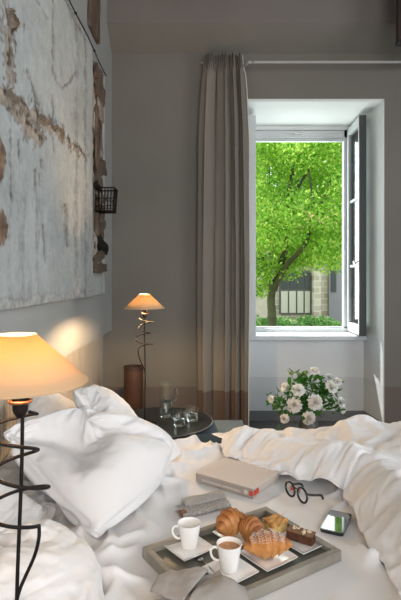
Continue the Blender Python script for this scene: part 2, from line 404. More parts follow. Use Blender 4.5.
# ------------------------------------------------------------------ weathered panel hung on the left wall
def art_panel():
    X = -.80
    def f(u, v): Y = F * .80 / (204 - u); return Y, EYE - (v - 278) / F * Y
    NU, NV = 330, 420
    us = np.linspace(-60, 104, NU); zs = np.linspace(1.272, 3.02, NV)
    Y = F * .80 / (204 - us); YY, ZZ = np.meshgrid(Y, zs, indexing='ij'); UU = 204 - F * .80 / YY; VV = 278 + (EYE - ZZ) * F / YY
    def nz(s, o, st=(1, 1)):
        return np.array([[mn.noise((a * s * st[0] + o, c * s * st[1], o * 1.7)) for c in zs] for a in Y])
    n1 = nz(3, 1.3); n2 = nz(14, 4.1); n3 = nz(45, 9.2); nst = nz(16, 2.2, (1, .16)); n4 = nz(6, 12.5)
    col = np.ones((NU, NV, 3)) * np.array([.375, .40, .395]); col *= (1 + .16 * n1 + .12 * n2 + .12 * n3)[..., None]
    dep = .003 * n1 + .0018 * n2 + .0010 * n3
    def seg(pts, w, rag=3.0):
        d = np.full((NU, NV), 1e9)
        for (a, b_), (c, e) in zip(pts, pts[1:]):
            vx, vy = c - a, e - b_; t = np.clip(((UU - a) * vx + (VV - b_) * vy) / (vx * vx + vy * vy), 0, 1)
            d = np.minimum(d, np.hypot(UU - a - t * vx, VV - b_ - t * vy))
        return 1 / (1 + np.exp((d + rag * (n2 + n3) - w) / .6))
    def paint(mask, c, dz=0):
        nonlocal col, dep
        col = col * (1 - mask[..., None]) + np.array(c) * mask[..., None] * (1 + .5 * n3 + .5 * n2)[..., None]; dep = dep + dz * mask
    # grey vertical weathering in the lower half, wide battens at the right end
    st = np.clip((nst - .12) * 4, 0, 1) * np.clip((VV - 150) / 80, 0, 1) * np.clip(1 - (UU - 78) / 20, 0, 1)
    paint(st * .5, (.25, .26, .26))
    bat = 1 / (1 + np.exp(-(UU - 76) / .5)) * (1 / (1 + np.exp((UU - 92) / .5))); dep += .012 * bat
    paint(seg([(76, 20), (76, 300)], .35, .6) * .8, (.12, .12, .11), -.006)
    paint(seg([(84, 40), (84, 300)], .3, .9) * .8, (.13, .12, .11), -.006)
    # long cracks, and a diagonal fold's shadow painted last
    for pts, w in ((([(53, -20), (53, 70), (56, 80), (62, 88), (70, 82), (76, 72)]), .35), ([(66, 0), (84, 40)], .5), ([(37, 0), (48, 18)], .3), ([(53, 95), (54, 150)], .3),
                   ([(35, 170), (37, 200)], .4), ([(41, 160), (40, 185)], .4), ([(19, 140), (20, 165)], .5), ([(43, 225), (45, 262)], .5), ([(66, 205), (68, 245)], 1.2), ([(11, 110), (12, 200)], .3), ([(27, 70), (44, 118)], 1.2)):
        paint(seg(pts, w + .15, 1.0) * .95, (.17, .155, .14), -.006)
    # torn, lifted brown fabric
    for pts, w in (([(9, 18), (14, 20), (19, 27)], 2.2), ([(2, -40), (6, 10), (9, 50), (11, 84)], 3.0), ([(-4, 88), (8, 100), (20, 104), (34, 114), (46, 124), (57, 131)], 5.5), ([(18, 112), (28, 128), (38, 140)], 6.0), ([(57, 131), (70, 142), (82, 156)], 1.8)):
        m_ = seg(pts, w, 6.0); paint(m_, (.34, .285, .225), .006)
        paint(seg([(a_ + 1, b_ - w * .5) for a_, b_ in pts], w * .16, 5.0) * .9, (.10, .07, .05), -.006)
        edge = np.clip(seg(pts, w + .9, 6.0) - m_, 0, 1); paint(np.clip(edge * 1.3, 0, 1), (.10, .08, .065), -.006)
    for c_, rx, ry in (((-2, 160), 6, 20), ((0, 228), 5.5, 20), ((13, 22), 5, 6), ((-30, 60), 10, 30)):
        m_ = 1 / (1 + np.exp((np.hypot((UU - c_[0]) / rx, (VV - c_[1]) / ry) - 1 + .3 * (n2 + n3)) / .08)); paint(m_, (.17, .11, .07), .012)
    # brown broken channel near the right end
    ch = 1 / (1 + np.exp(-(UU - 92.5 - 1.0 * n2) / .3)) * (1 / (1 + np.exp((UU - 104.5) / .3))) * (1 / (1 + np.exp(-(VV - 62 - 6 * n2) / 1.5))) * (1 / (1 + np.exp((VV - 274 - 4 * n2) / 1.5)))
    paint(ch, (.27, .21, .16), -.010); paint(ch * np.clip(n4 * 4, 0, 1), (.40, .36, .31), .010); paint(ch * np.clip(-n2 * 5, 0, 1), (.10, .065, .045), -.004)
    m_ = 1 / (1 + np.exp((np.hypot((UU - 99) / 3.5, (VV - 132) / 24) - 1) / .1)); paint(m_, (.05, .03, .022), -.006)
    # rough bottom edge
    h_ = (ZZ - 1.272); low = 1 / (1 + np.exp((h_ - .035 - .03 * n1 - .02 * n2) / .006)) * (UU < 92); paint(low * .6, (.38, .365, .34), .004)
    lowe = np.exp(-((h_ - .045 - .03 * n1 - .02 * n2) / .006) ** 2) * (UU < 92); paint(lowe * .35, (.22, .19, .16), -.001)
    # mesh with thickness
    zj = ZZ.copy(); zj[:, 0] += .006 * n2[:, 0] + .006 * n1[:, 0]
    XX = X + dep
    vs = np.stack([XX, YY, zj], -1).reshape(-1, 3)
    me = bpy.data.meshes.new('canvas'); fs = []
    for i in range(NU - 1):
        for j in range(NV - 1):
            a = i * NV + j; fs.append((a, a + 1, a + NV + 1, a + NV))
    nb = len(vs)
    border = [i * NV for i in range(NU)] + [(NU - 1) * NV + j for j in range(1, NV)] + [i * NV + NV - 1 for i in range(NU - 2, -1, -1)] + [j for j in range(NV - 2, 0, -1)]
    bk = vs[border].copy(); bk[:, 0] = -.829; vs2 = np.vstack([vs, bk]); nbd = len(border)
    for i in range(nbd):
        k = (i + 1) % nbd; fs.append((border[i], border[k], nb + k, nb + i))
    fs.append(tuple(nb + i for i in range(nbd))[::-1])
    me.from_pydata([tuple(v) for v in vs2], [], fs); me.update()
    ca = me.color_attributes.new('paintcol', 'FLOAT_COLOR', 'POINT')
    cc = np.ones((len(vs2), 4)); cc[:nb, :3] = np.clip(col.reshape(-1, 3), .01, 1); cc[nb:, :3] = (.3, .29, .27)
    ca.data.foreach_set('color', cc.ravel())
    bm = bmesh.new(); bm.from_mesh(me); bmesh.ops.recalc_face_normals(bm, faces=bm.faces[:]); bm.to_mesh(me); bm.free()
    t = thing('wall_artwork', 'large weathered white panel artwork with torn brown strips on left wall', 'artwork', (0, 0, 0))
    obj('painted_panel', me, attr_mat('weathered_paint', 'paintcol', .85, .5, 50, .004), t, smooth=True)
    # lifted flaps of torn fabric
    rg = random.Random(5)
    for (u0, v0, u1, v1, w_) in ((2, 94, 14, 104, .05), (36, 118, 46, 126, .04), (50, 128, 60, 133, .03), (5, 8, 9, 28, .04)):
        Y0, z0 = f(u0, v0); Y1, z1 = f(u1, v1); b = B(); n = 14; rows = []
        dy, dz = Y1 - Y0, z1 - z0; L = math.hypot(dy, dz); ny, nz_ = -dz / L, dy / L
        for i in range(n + 1):
            s = i / n; w2 = w_ * (.25 + .75 * math.sin(math.pi * min(1, s * .9 + .08))) * (1 + rg.uniform(-.35, .35))
            row = []
            for j in range(4):
                q = j / 3; lift = .005 + .018 * q * q * (1 + .5 * math.sin(s * 9))
                row.append(b.verts.new((X + lift + rg.uniform(-.002, .002), Y0 + dy * s + ny * (q - .3) * w2, z0 + dz * s + nz_ * (q - .3) * w2)))
            rows.append(row)
        for r0, r1 in zip(rows, rows[1:]):
            for j in range(3): b.faces.new((r0[j], r0[j + 1], r1[j + 1], r1[j]))
        bmesh.ops.solidify(b, geom=b.faces[:], thickness=.004)
        obj('torn_flap', b, mat_flap, t)
    # chunks of old wood in the channel
    for (u, v, hu, hv, rot, m_) in ((97.5, 76, 3.0, 7, .1, 'oldwood'), (99, 92, 3.5, 9, -.2, 'oldwood'), (100, 108, 2.6, 12, .1, 'boneflap'), (96, 140, 1.2, 34, 0, 'oldwood'), (101, 168, 3.0, 7, .5, 'oldwood'), (97, 180, 2.6, 6, -.5, 'oldwood'),
                               (99, 228, 3.6, 4, .7, 'oldwood'), (102, 246, 4.0, 6, -.3, 'black'), (99, 256, 4, 5, .4, 'oldwood'), (99, 268, 5.0, 4, 0, 'oldwood'), (96, 215, 1.1, 20, .05, 'oldwood'), (101, 222, .9, 16, -.12, 'oldwood')):
        Yc, zc = f(u, v); sY = hu * Yc / (204 - u) * 1.0; sz = hv / F * Yc; b = B()
        bx(b, X - .004, X + .012 + rg.uniform(0, .015), Yc - sY, Yc + sY, zc - sz, zc + sz, .004)
        bmesh.ops.subdivide_edges(b, edges=b.edges[:], cuts=3, use_grid_fill=True)
        for q in b.verts: q.co += Vector((mn.noise(q.co * 40), mn.noise(q.co * 37 + Vector((3, 1, 2))), mn.noise(q.co * 33 + Vector((9, 1, 2))))) * .014
        bmesh.ops.rotate(b, verts=b.verts[:], cent=(X, Yc, zc), matrix=Matrix.Rotation(rot * .5, 3, 'X'))
        obj('wood_fragment', b, M[m_], t)
    # thin wire sagging along the top edge
    pts = [(X + .02, Y_, 3.015 - .008 * math.sin(Y_ * 7)) for Y_ in np.linspace(2.0, 3.99, 24)]
    b = B(); tube(b, pts, .004, 6)
    for q in (5, 12, 18): bmesh.ops.create_icosphere(b, subdivisions=1, radius=.010, matrix=Matrix.Translation(pts[q]))
    obj('wire', b, M['black'], t)
    # narrow white edge batten
    b = B(); bx(b, -.829, -.793, 3.985, 4.005, 1.28, 3.01, .003); obj('edge_batten', b, M['batten'], t)
    return t
mat_flap = mat('torn_canvas', (.33, .27, .21), .9, var=.4, vscale=25, bump=.6, bscale=60)
M['batten'] = mat('chalky_white_batten', (.34, .35, .345), .85, var=.1)
M['boneflap'] = mat('bone_coloured_scrap', (.24, .205, .17), .8, var=.3, vscale=20)
art_panel()

# small black wire basket lantern fixed over the broken channel
p = P(106, 200, 3.55)
t = thing('wire_basket', 'small black wire basket hanging at the right end of the weathered panel', 'basket', (-.785, 3.66, 1.885))
def basket():
    w, d, h = .135, .13, .165; b = B()
    def q(fx, fy, z): return Vector((.005 + fx * w, fy * d / 2, z))
    for z, s in ((0, .92), (.035, .94), (h * .55, .97), (h, 1.0)):
        c = [q(0, -s, z), q(s, -s, z), q(s, s, z), q(0, s, z), q(0, -s, z)]
        for a, c2 in zip(c, c[1:]): tube(b, [a, c2], .0055 if z in (0, h) else .0035, 6)
    n = 6
    for i in range(n + 1):
        s = -1 + 2 * i / n
        tube(b, [q(.92, .92 * s, 0), q(1, s, h)], .0032, 5)
        tube(b, [q((s + 1) / 2 * .92, -.92, 0), q((s + 1) / 2, -1, h)], .0032, 5); tube(b, [q((s + 1) / 2 * .92, .92, 0), q((s + 1) / 2, 1, h)], .0032, 5)
        tube(b, [q(0, .92 * s, 0), q(.92, .92 * s, 0)], .003, 5)
    obj('wire_cage', b, M['black'], t, smooth=True)
    b = B(); bmesh.ops.create_grid(b, x_segments=10, y_segments=10, size=.5)
    for v in b.verts:
        x, y = v.co.x, v.co.y; v.co = Vector((.03 + (x + .5) * .08 + .006 * mn.noise((x * 9, y * 9, 0)), y * .10, .03 + .09 * (1 - abs(x) * .8) + .02 * mn.noise((x * 14, y * 14, 2))))
    bmesh.ops.solidify(b, geom=b.faces[:], thickness=.02)
    obj('crumpled_lining', b, mat('dark_paper_lining', (.14, .13, .12), .7), t)
    b = B(); bx(b, -.0, .008, -.10, .10, .16, .205, .002); obj('wall_plate', b, M['black'], t)
basket()
# brown scrap high on the wall above the panel
b = B(); bx(b, -.829, -.80, 3.55, 3.86, 3.20, 3.56, .006)
bmesh.ops.subdivide_edges(b, edges=b.edges[:], cuts=3, use_grid_fill=True)
for v in b.verts: v.co += Vector((0, mn.noise(v.co * 9), mn.noise(v.co * 11))) * .02
tag(obj('wooden_plaque', b, M['oldwood']), 'brown wooden piece high on the left wall, above the weathered panel', 'plaque')
# dark timber block high at the right
a = P(394, 43, 3.9)
t = thing('hanging_timber', 'dark brown timber post end high at the right, by the ceiling', 'timber', (a.x + .195, 3.9, a.z))
b = B(); bx(b, -.16, .16, 0, .06, .02, 4.09 - a.z, .006); obj('post', b, M['wood'], t)
b = B(); bx(b, -.163, .163, -.004, .064, 0, .03, .004); obj('end_cap', b, mat('darker_wood_end', (.012, .008, .008), .4), t)

# ------------------------------------------------------------------ curtain and rods
def curtain():
    t = thing('curtain', 'long taupe curtain with darker lower band beside the window', 'curtain', (.175, 4.38, 0))
    n, m_ = 200, 60; b = B(); rows = []
    z0, z1 = .015, 3.36
    for j in range(m_ + 1):
        z = z0 + (z1 - z0) * j / m_; row = []
        tp = max(0, (z - 2.6) / .76); w = .415 - .08 * tp ** 1.5 + .012 * math.sin(z * 1.4)
        hd = 1 / (1 + math.exp(-(z - 3.22) / .015))
        for i in range(n + 1):
            s = i / n
            ph = 2 * math.pi * (s * 3.7 + .30 * math.sin(s * 6.5 + 1.0)) + .35 * math.sin(z * .9 + s * 5)
            A = .062 * (.75 + .5 * mn.noise((s * 4.2, z * .35, 1)))
            yy = A * (math.sin(ph) + .28 * math.sin(2 * ph + .6)) * (1 - .55 * hd)
            x2 = (s - .5) * w + .018 * math.sin(ph * 2 + 1) * (1 - hd) + .004 * mn.noise((s * 20, z * 3, 4))
            yy += .016 * hd * math.sin(s * 2 * math.pi * 22) + .02 * (1 - hd) * mn.noise((s * 9, z * .8, 3))
            zz = z + (hd * .012 * math.sin(s * 2 * math.pi * 11) if j == m_ else 0)
            row.append(b.verts.new((x2 - .004, yy, zz)))
        rows.append(row)
    for r0, r1 in zip(rows, rows[1:]):
        for i in range(n): b.faces.new((r0[i], r0[i + 1], r1[i + 1], r1[i]))
    edge = [r[-1].co.copy() for r in rows]
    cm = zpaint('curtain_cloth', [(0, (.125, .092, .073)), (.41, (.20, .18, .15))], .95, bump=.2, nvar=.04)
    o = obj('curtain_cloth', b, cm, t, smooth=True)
    s = o.modifiers.new('s', 'SOLIDIFY'); s.thickness = .005
    b = B(); tube(b, [e + Vector((.004, -.004, 0)) for e in edge], .0045, 6); obj('edge_piping', b, mat('cream_piping', (.62, .60, .54), .9), t, smooth=True)
    for k in range(8):
        b = B(); x = -.165 + .33 * k / 7; tube(b, [(x, .0, 3.27), (x, .03, 3.30), (x, .045, 3.325), (x, .03, 3.34)], .0035, 6); obj('curtain_hook', b, M['steel'], t)
curtain()
b = B(); tube(b, [(-.03, 4.455, 3.315), (.355, 4.455, 3.315)], .011, 10)
for x in (-.0, .33): tube(b, [(x, 4.455, 3.315), (x, 4.5, 3.315)], .008, 8)
tag(obj('curtain_pole', b, M['rod'], smooth=True), 'short pale pole hidden in the gathered top of the curtain', 'curtain pole')
t = thing('curtain_rod', 'thin white rod running right from the curtain above the window', 'curtain rod', (0, 0, 0))
b = B(); zr = 1.4 + (278 - 62) / F * 4.3
tube(b, smoothpts([(.322, 4.5, 3.262), (.345, 4.42, 3.262), (.378, 4.31, zr - .004), (.41, 4.3, zr), (.6, 4.3, zr), (2.0, 4.3, zr), (3.2, 4.3, zr)], 5), .0115, 10)
obj('rod', b, M['rod'], t, smooth=True)
b = B(); lathe(b, [(0, 0), (.022, 0), (.022, .012), (0, .012)], 16)
bmesh.ops.rotate(b, verts=b.verts[:], cent=(0, 0, 0), matrix=Matrix.Rotation(R(90), 3, 'X')); bmesh.ops.translate(b, verts=b.verts[:], vec=(.322, 4.5, 3.262)); obj('wall_rose', b, M['rod'], t)
b = B(); tube(b, smoothpts([(.335, 4.44, 3.26), (.345, 4.43, 3.1), (.352, 4.42, 2.6), (.356, 4.42, 2.0)]), .004, 6)
tag(obj('pull_cord', b, M['rod']), 'thin pale pull cord hanging along the right edge of the curtain', 'cord')

# ------------------------------------------------------------------ pale wood panelling behind the bed
pm = mat('bleached_oak', (.40, .355, .29), .7)
nt = pm.node_tree; tc = N(nt, 'ShaderNodeTexCoord'); wv = N(nt, 'ShaderNodeTexWave', wave_type='RINGS'); wv.inputs['Scale'].default_value = 1.6; wv.inputs['Distortion'].default_value = 5; wv.inputs['Detail'].default_value = 3; wv.inputs['Detail Scale'].default_value = 1.2
mp = N(nt, 'ShaderNodeMapping'); mp.inputs['Scale'].default_value = (1, 6, .55); nt.links.new(tc.outputs['Object'], mp.inputs[0]); nt.links.new(mp.outputs[0], wv.inputs[0])
cr = N(nt, 'ShaderNodeValToRGB'); cr.color_ramp.elements[0].color = (.33, .29, .235, 1); cr.color_ramp.elements[1].color = (.46, .43, .37, 1)
nt.links.new(wv.outputs['Fac'], cr.inputs[0]); nt.links.new(cr.outputs[0], nt.nodes['Principled BSDF'].inputs['Base Color'])
t = thing('headboard', 'pale bleached wood plank headboard panelling behind the pillows', 'headboard', (-.9, 2.4, 0))
y = -1.7; k = 0
while y < 1.86:
    w_ = (.15, .13, .17, .14)[k % 4]; b = B(); bx(b, -.004, .026, y, min(y + w_ - .004, 1.87), .0, .925, .002); obj('plank', b, pm, t); y += w_; k += 1

# ------------------------------------------------------------------ bed
bed = thing('bed', 'wide bed with white mattress, head against the plank panelling', 'bed', (.2, 1.78, 0))
b = B(); bx(b, -1.045, 1.08, -.68, .68, .30, .585, .03); obj('mattress', b, M['sheet'], bed, smooth=True, angle=40)
b = B(); bx(b, -1.04, 1.06, -.66, .66, .12, .30, .01); obj('bed_base', b, mat('grey_bed_base', (.25, .24, .23), .9), bed)
for x in (-.95, .98):
    for y in (-.58, .58): b = B(); bx(b, x - .03, x + .03, y - .03, y + .03, 0, .12, .004); obj('leg', b, M['black'], bed)

FLAT = [(.107, 1.442, .27), (.434, 1.64, .10), (.137, 1.995, .19), (.36, 1.80, .09), (-.01, 1.75, .12)]
def sheet_h(x, y):
    f = 1.0
    for cx, cy, r in FLAT: f = min(f, max(0, min(1, (math.hypot(x - cx, y - cy) - r) / .10)))
    w1 = mn.noise((x * 2.2 + 1, y * 2.0, .5)); w2 = mn.noise((x * 3 + 4, y * 3, 1.5))
    a = 1 - abs(mn.noise((x * 1.6 + y * 1.2 + w1, y * 6.0 - x * 4.5 + w2 * .8, 2.2))) * 2.4
    c = 1 - abs(mn.noise((x * 9 + y * 3 + w2 * 1.2, y * 2.2 - x * 1.5, 7.1))) * 2.4
    return f * (.034 * max(0, a) ** 2.8 + .019 * max(0, c) ** 2.6 + .006 * w1)
n, m_ = 230, 190; b = B(); g = []
for i in range(n + 1):
    row = []
    for j in range(m_ + 1):
        x = -.862 + 2.16 * i / n; y = 1.06 + 1.43 * j / m_; z = .590 + sheet_h(x, y)
        e = min(y - 1.06, 2.49 - y, 1.298 - x)
        if e < .05: z -= (.05 - e) ** 2 * 14 + (.28 if e < .001 else 0)
        row.append(b.verts.new((x, y, z)))
    g.append(row)
for i in range(n):
    for j in range(m_): b.faces.new((g[i][j], g[i + 1][j], g[i + 1][j + 1], g[i][j + 1]))
sheet = tag(obj('bed_sheet', b, M['sheet'], smooth=True), 'creased white sheet stretched over the mattress', 'sheet')
SZ = .592

# ------------------------------------------------------------------ cloth shapes
def pillow_mesh(W, H, n, m, th=.05, seam=None):
    vs, fs, idx = [], [], {}
    for s in (1, -1):
        for i in range(n + 1):
            for j in range(m + 1):
                u = -1 + 2 * i / n; v = -1 + 2 * j / m; bd_ = i in (0, n) or j in (0, m)
                if bd_ and s == -1: idx[s, i, j] = idx[1, i, j]; continue
                k = (1 - u ** 4) * (1 - v ** 4); idx[s, i, j] = len(vs); vs.append((u * W / 2, v * H / 2, 0 if bd_ else s * th * k))
    for s in (1, -1):
        for i in range(n):
            for j in range(m):
                q = [idx[s, i, j], idx[s, i + 1, j], idx[s, i + 1, j + 1], idx[s, i, j + 1]]; fs.append(q if s == 1 else q[::-1])
    me = bpy.data.meshes.new('cloth'); me.from_pydata(vs, [], fs); me.update(); return me
def simulate(o, frames, pressure=0, shrink=0., mass=.02, tension=10, bend=.05, quality=5, dist=.006, fric=20, selfc=False, grav=1):
    md = o.modifiers.new('c', 'CLOTH'); s = md.settings
    s.quality = quality; s.mass = mass; s.tension_stiffness = tension; s.compression_stiffness = tension; s.shear_stiffness = tension / 2
    s.bending_stiffness = bend; s.air_damping = 2; s.shrink_min = shrink; s.effector_weights.gravity = grav
    s.tension_damping = s.compression_damping = s.shear_damping = 10; s.bending_damping = 2
    if pressure: s.use_pressure = True; s.uniform_pressure_force = pressure
    cs = md.collision_settings; cs.use_collision = True; cs.distance_min = dist; cs.collision_quality = 3; cs.friction = fric; cs.use_self_collision = selfc; cs.self_distance_min = .005
    md.point_cache.frame_start = 1; md.point_cache.frame_end = frames; sc.frame_start = 1; sc.frame_end = frames
    for f in range(1, frames + 1): sc.frame_set(f)
    dg = bpy.context.evaluated_depsgraph_get(); me = bpy.data.meshes.new_from_object(o.evaluated_get(dg))
    o.modifiers.clear(); o.data = me; sc.frame_set(1); return o
colliders = []
def collider(o, th=.004):
    o.modifiers.new('col', 'COLLISION'); o.collision.thickness_outer = th; o.collision.cloth_friction = 15; colliders.append(o)
def tempbox(*a):
    b = B(); bx(b, *a); o = obj('temporary', b, None); collider(o); return o
temps = [tempbox(-1.0, 1.35, 1.03, 2.50, .2, .598), tempbox(-1.2, -.868, -.5, 4.5, .0, .94), tempbox(-1.2, -.83, -.5, 4.5, .9, 2.5)]
PILL = [
    ('sleeping_pillow', 'white pillow propped upright against the headboard at the far side of the bed', .54, .46, (-.63, 2.17, .74), (0, 44, 2), 1.8, .03, 18, .3, 20),
    ('sleeping_pillow', 'white pillow leaning on the headboard, behind the coil of the nearest lamp', .56, .46, (-.73, 1.46, .72), (0, 40, -4), 1.3, .03, 24, .6, 0),
    ('sleeping_pillow', 'white pillow lying between the upright far pillow and the largest one', .50, .48, (-.45, 2.20, .76), (-2, 24, -20), 1.6, .05, 22, .6, 0),
    ('sleeping_pillow', 'white pillow lying lowest on the near corner of the bed, below the largest', .58, .52, (-.45, 1.22, .68), (0, 6, 14), 1.2, .03, 26, 1, 0),
    ('large_pillow', 'largest white rumpled pillow with a pinched middle, pointing at the tray', .64, .64, (-.35, 1.82, .82), (-8, 12, -38), 1.3, .07, 30, 1.2, 0),
]
pobj = []
for nm, lab, w, h, loc, rot, pr, sh, fr, gv, spin in PILL:
    me = pillow_mesh(h, w, 46, 54, .05)
    Mx = Matrix.Translation(loc) @ (Matrix.Rotation(R(rot[2]), 4, 'Z') @ Matrix.Rotation(R(rot[1]), 4, 'Y') @ Matrix.Rotation(R(rot[0]), 4, 'X') @ Matrix.Rotation(R(spin), 4, 'Z')); me.transform(Mx)
    o = obj(nm, me, M['cotton']); tag(o, lab, 'pillow', 'white pillows on the bed')
    simulate(o, fr, pressure=pr, shrink=-sh, fric=60, grav=gv); collider(o, .006); pobj.append(o)
for o in pobj:
    o.modifiers.clear(); colliders.remove(o)

# duvet: bunched over soft heaps, buckling because the cloth is larger than the space it lies in
LUMPS = [(.62, 2.30, .16, .10, .02), (.85, 1.98, .20, .10, .045), (1.0, 1.85, .22, .16, .03), (1.05, 1.5, .2, .3, .03), (.82, 1.68, .10, .10, .05)]
RIDGE = [(.17, 2.385), (.27, 2.30), (.38, 2.17), (.44, 2.06), (.54, 1.97), (.64, 1.86), (.655, 1.6), (.65, 1.3), (.64, 1.1)]
for (a, b_), (c, d) in zip(RIDGE, RIDGE[1:]):
    for k in range(5): LUMPS.append((a + (c - a) * k / 5, b_ + (d - b_) * k / 5, .075, .075, .075))
def lump(x, y): return max(h * math.exp(-(((x - cx) / rx) ** 2 + ((y - cy) / ry) ** 2) * 1.2) for cx, cy, rx, ry, h in LUMPS)
n, m_ = 80, 64; vs = []; fs = []
for i in range(n + 1):
    for j in range(m_ + 1):
        x = -.3 + 1.6 * i / n; y = 1.05 + 1.64 * j / m_; vs.append((x, y, .598 + lump(x, y)))
for i in range(n):
    for j in range(m_): a_ = i * (m_ + 1) + j; fs.append((a_, a_ + m_ + 1, a_ + m_ + 2, a_ + 1))
me = bpy.data.meshes.new('heaps'); me.from_pydata(vs, [], fs); heaps = obj('temporary', me, None); collider(heaps)
FR = [(.0, 2.36), (.08, 2.30), (.15, 2.22), (.26, 2.14), (.34, 1.99), (.45, 1.90), (.53, 1.78), (.545, 1.5), (.53, 1.08), (1.7, 1.04)]
def front(x):
    for (a, b_), (c, d) in zip(FR, FR[1:]):
        if a <= x <= c: return b_ + (d - b_) * (x - a) / (c - a)
    return FR[0][1] if x < FR[0][0] else FR[-1][1]
def along(poly, q):
    L_ = [math.dist(a, b_) for a, b_ in zip(poly, poly[1:])]; d = q * sum(L_)
    for (a, b_), l_ in zip(zip(poly, poly[1:]), L_):
        if d <= l_ + 1e-9: k = d / l_; return (a[0] + (b_[0] - a[0]) * k, a[1] + (b_[1] - a[1]) * k)
        d -= l_
    return poly[-1]
BACK = [(.11, 2.53), (.5, 2.54), (1.0, 2.54), (1.33, 2.52), (1.40, 2.3), (1.42, 1.7), (1.42, 1.03)]
FRONT = [(.13, 2.44), (.12, 2.32), (.15, 2.20), (.23, 2.10), (.33, 1.99), (.42, 1.91), (.515, 1.82), (.52, 1.66), (.51, 1.5), (.50, 1.2), (.49, 1.03)]
me = pillow_mesh(2, 2, 130, 84, .028)
for v in me.vertices:
    s = (v.co.x + 1) / 2; t_ = (v.co.y + 1) / 2; a_ = along(FRONT, s); b_ = along(BACK, s ** 1.15)
    x = a_[0] + (b_[0] - a_[0]) * t_; y = a_[1] + (b_[1] - a_[1]) * t_
    v.co = (x, y, .60 + lump(x, y) + .045 + v.co.z + .018 * mn.noise((x * 11, y * 11, 3)) + .065 * mn.noise((x * 4.6, y * 4.6, 7)) + .004 * math.sin(s * 60 + 3 * mn.noise((x * 4, y * 4, 1))) * (1 - t_))
duvet = tag(obj('duvet', me, M['duvet']), 'rumpled white duvet pushed back over the far and foot end of the bed', 'duvet')
simulate(duvet, 34, pressure=1.3, shrink=-.20, bend=.35, dist=.008, fric=10)
def drop(o):
    if o in colliders: colliders.remove(o)
    bpy.data.objects.remove(o)
drop(heaps)

# ------------------------------------------------------------------ tray and breakfast
TA = R(33.4); TC = Vector((.107, 1.437, SZ)); TL, TW, TH = .468, .330, .031
tray = thing('serving_tray', 'grey wooden breakfast tray with raised rim on the bed', 'tray', TC, TA)
b = B(); bx(b, -TL / 2 + .006, TL / 2 - .006, -TW / 2 + .006, TW / 2 - .006, .002, .014, .002); obj('tray_base', b, M['trayin'], tray)
for a_ in ((-TL / 2, TL / 2, -TW / 2, -TW / 2 + .020, 0, TH), (-TL / 2, TL / 2, TW / 2 - .020, TW / 2, 0, TH), (-TL / 2, -TL / 2 + .02, -TW / 2 + .02, TW / 2 - .02, 0, TH), (TL / 2 - .02, TL / 2, -TW / 2 + .02, TW / 2 - .02, 0, TH)):
    b = B(); bx(b, *a_, .003); obj('tray_rim', b, M['tray'], tray)
tz = SZ + .0145
def plate(name, label, cx, cy, s, ang, group, z=None):
    t = thing(name, label, 'plate', (cx, cy, tz if z is None else z), ang, group)
    b = B(); n = 16; L2 = []
    for top in (0, 1):
        g = []
        for i in range(n + 1):
            row = []
            for j in range(n + 1):
                u, v = -1 + 2 * i / n, -1 + 2 * j / n; e = max(abs(u), abs(v))
                row.append(b.verts.new((u * s / 2 * (1 - .02 * v * v), v * s / 2 * (1 - .02 * u * u), .0022 + .003 * top + .006 * max(0, (e - .7) / .3) ** 1.5)))
            g.append(row)
        L2.append(g)
        for i in range(n):
            for j in range(n): b.faces.new((g[i][j], g[i + 1][j], g[i + 1][j + 1], g[i][j + 1]))
    lo_, hi_ = L2; rim = [(i, 0) for i in range(n)] + [(n, j) for j in range(n)] + [(i, n) for i in range(n, 0, -1)] + [(0, j) for j in range(n, 0, -1)]
    for k in range(len(rim)):
        a, c = rim[k], rim[(k + 1) % len(rim)]; b.faces.new((lo_[a[0]][a[1]], lo_[c[0]][c[1]], hi_[c[0]][c[1]], hi_[a[0]][a[1]]))
    obj('plate_body', b, M['porcelain'], t, smooth=True, angle=50)
    b = B(); bx(b, -s * .3, s * .3, -s * .3, s * .3, 0, .0018); obj('foot', b, M['porcelain'], t)
    return t
def cup(name, label, x, y, z, ang, coffee):
    t = thing(name, label, 'cup', (x, y, z), ang, 'white coffee cups on the tray')
    b = B(); h = .072
    lathe(b, [(0, 0), (.021, 0), (.0235, .003), (.0255, .02), (.030, .045), (.0345, h), (.0330, h), (.0285, .045), (.0238, .02), (.020, .006), (0, .005)], 40)
    obj('cup_body', b, M['porcelain'], t, smooth=True, angle=60)
    b = B(); tube(b, smoothpts([(-.030, 0, .056), (-.041, 0, .059), (-.050, 0, .049), (-.047, 0, .033), (-.036, 0, .024), (-.026, 0, .024)], 5), .0036, 8); obj('handle', b, M['porcelain'], t, smooth=True)
    if coffee: b = B(); lathe(b, [(0, .060), (.0314, .060)], 32); obj('coffee', b, M['coffee'], t)
    return t
SG = 'small square white plates on the tray'
plate('saucer', 'square white saucer under the left cup, farther from the grey napkin', -.045, 1.462, .112, R(38), SG)
plate('saucer', 'square white saucer under the coffee cup beside the front croissant', .070, 1.345, .112, R(38), SG)
cup('coffee_cup', 'white cup at the left end of the tray, by the big pillow', -.043, 1.466, tz + .005, R(-32 + 25), False)
cup('coffee_cup', 'white cup filled with crema topped coffee, beside the front croissant', .068, 1.352, tz + .005, R(-32 + 25), True)
plate('square_plate', 'square white plate under the sugared croissant', .182, 1.418, .120, R(36), SG)
plate('square_plate', 'square white plate under the chocolate cake slice', .295, 1.500, .118, R(36), SG)
plate('square_plate', 'square white plate under the golden unsugared pastries', .105, 1.532, .115, R(36), SG)

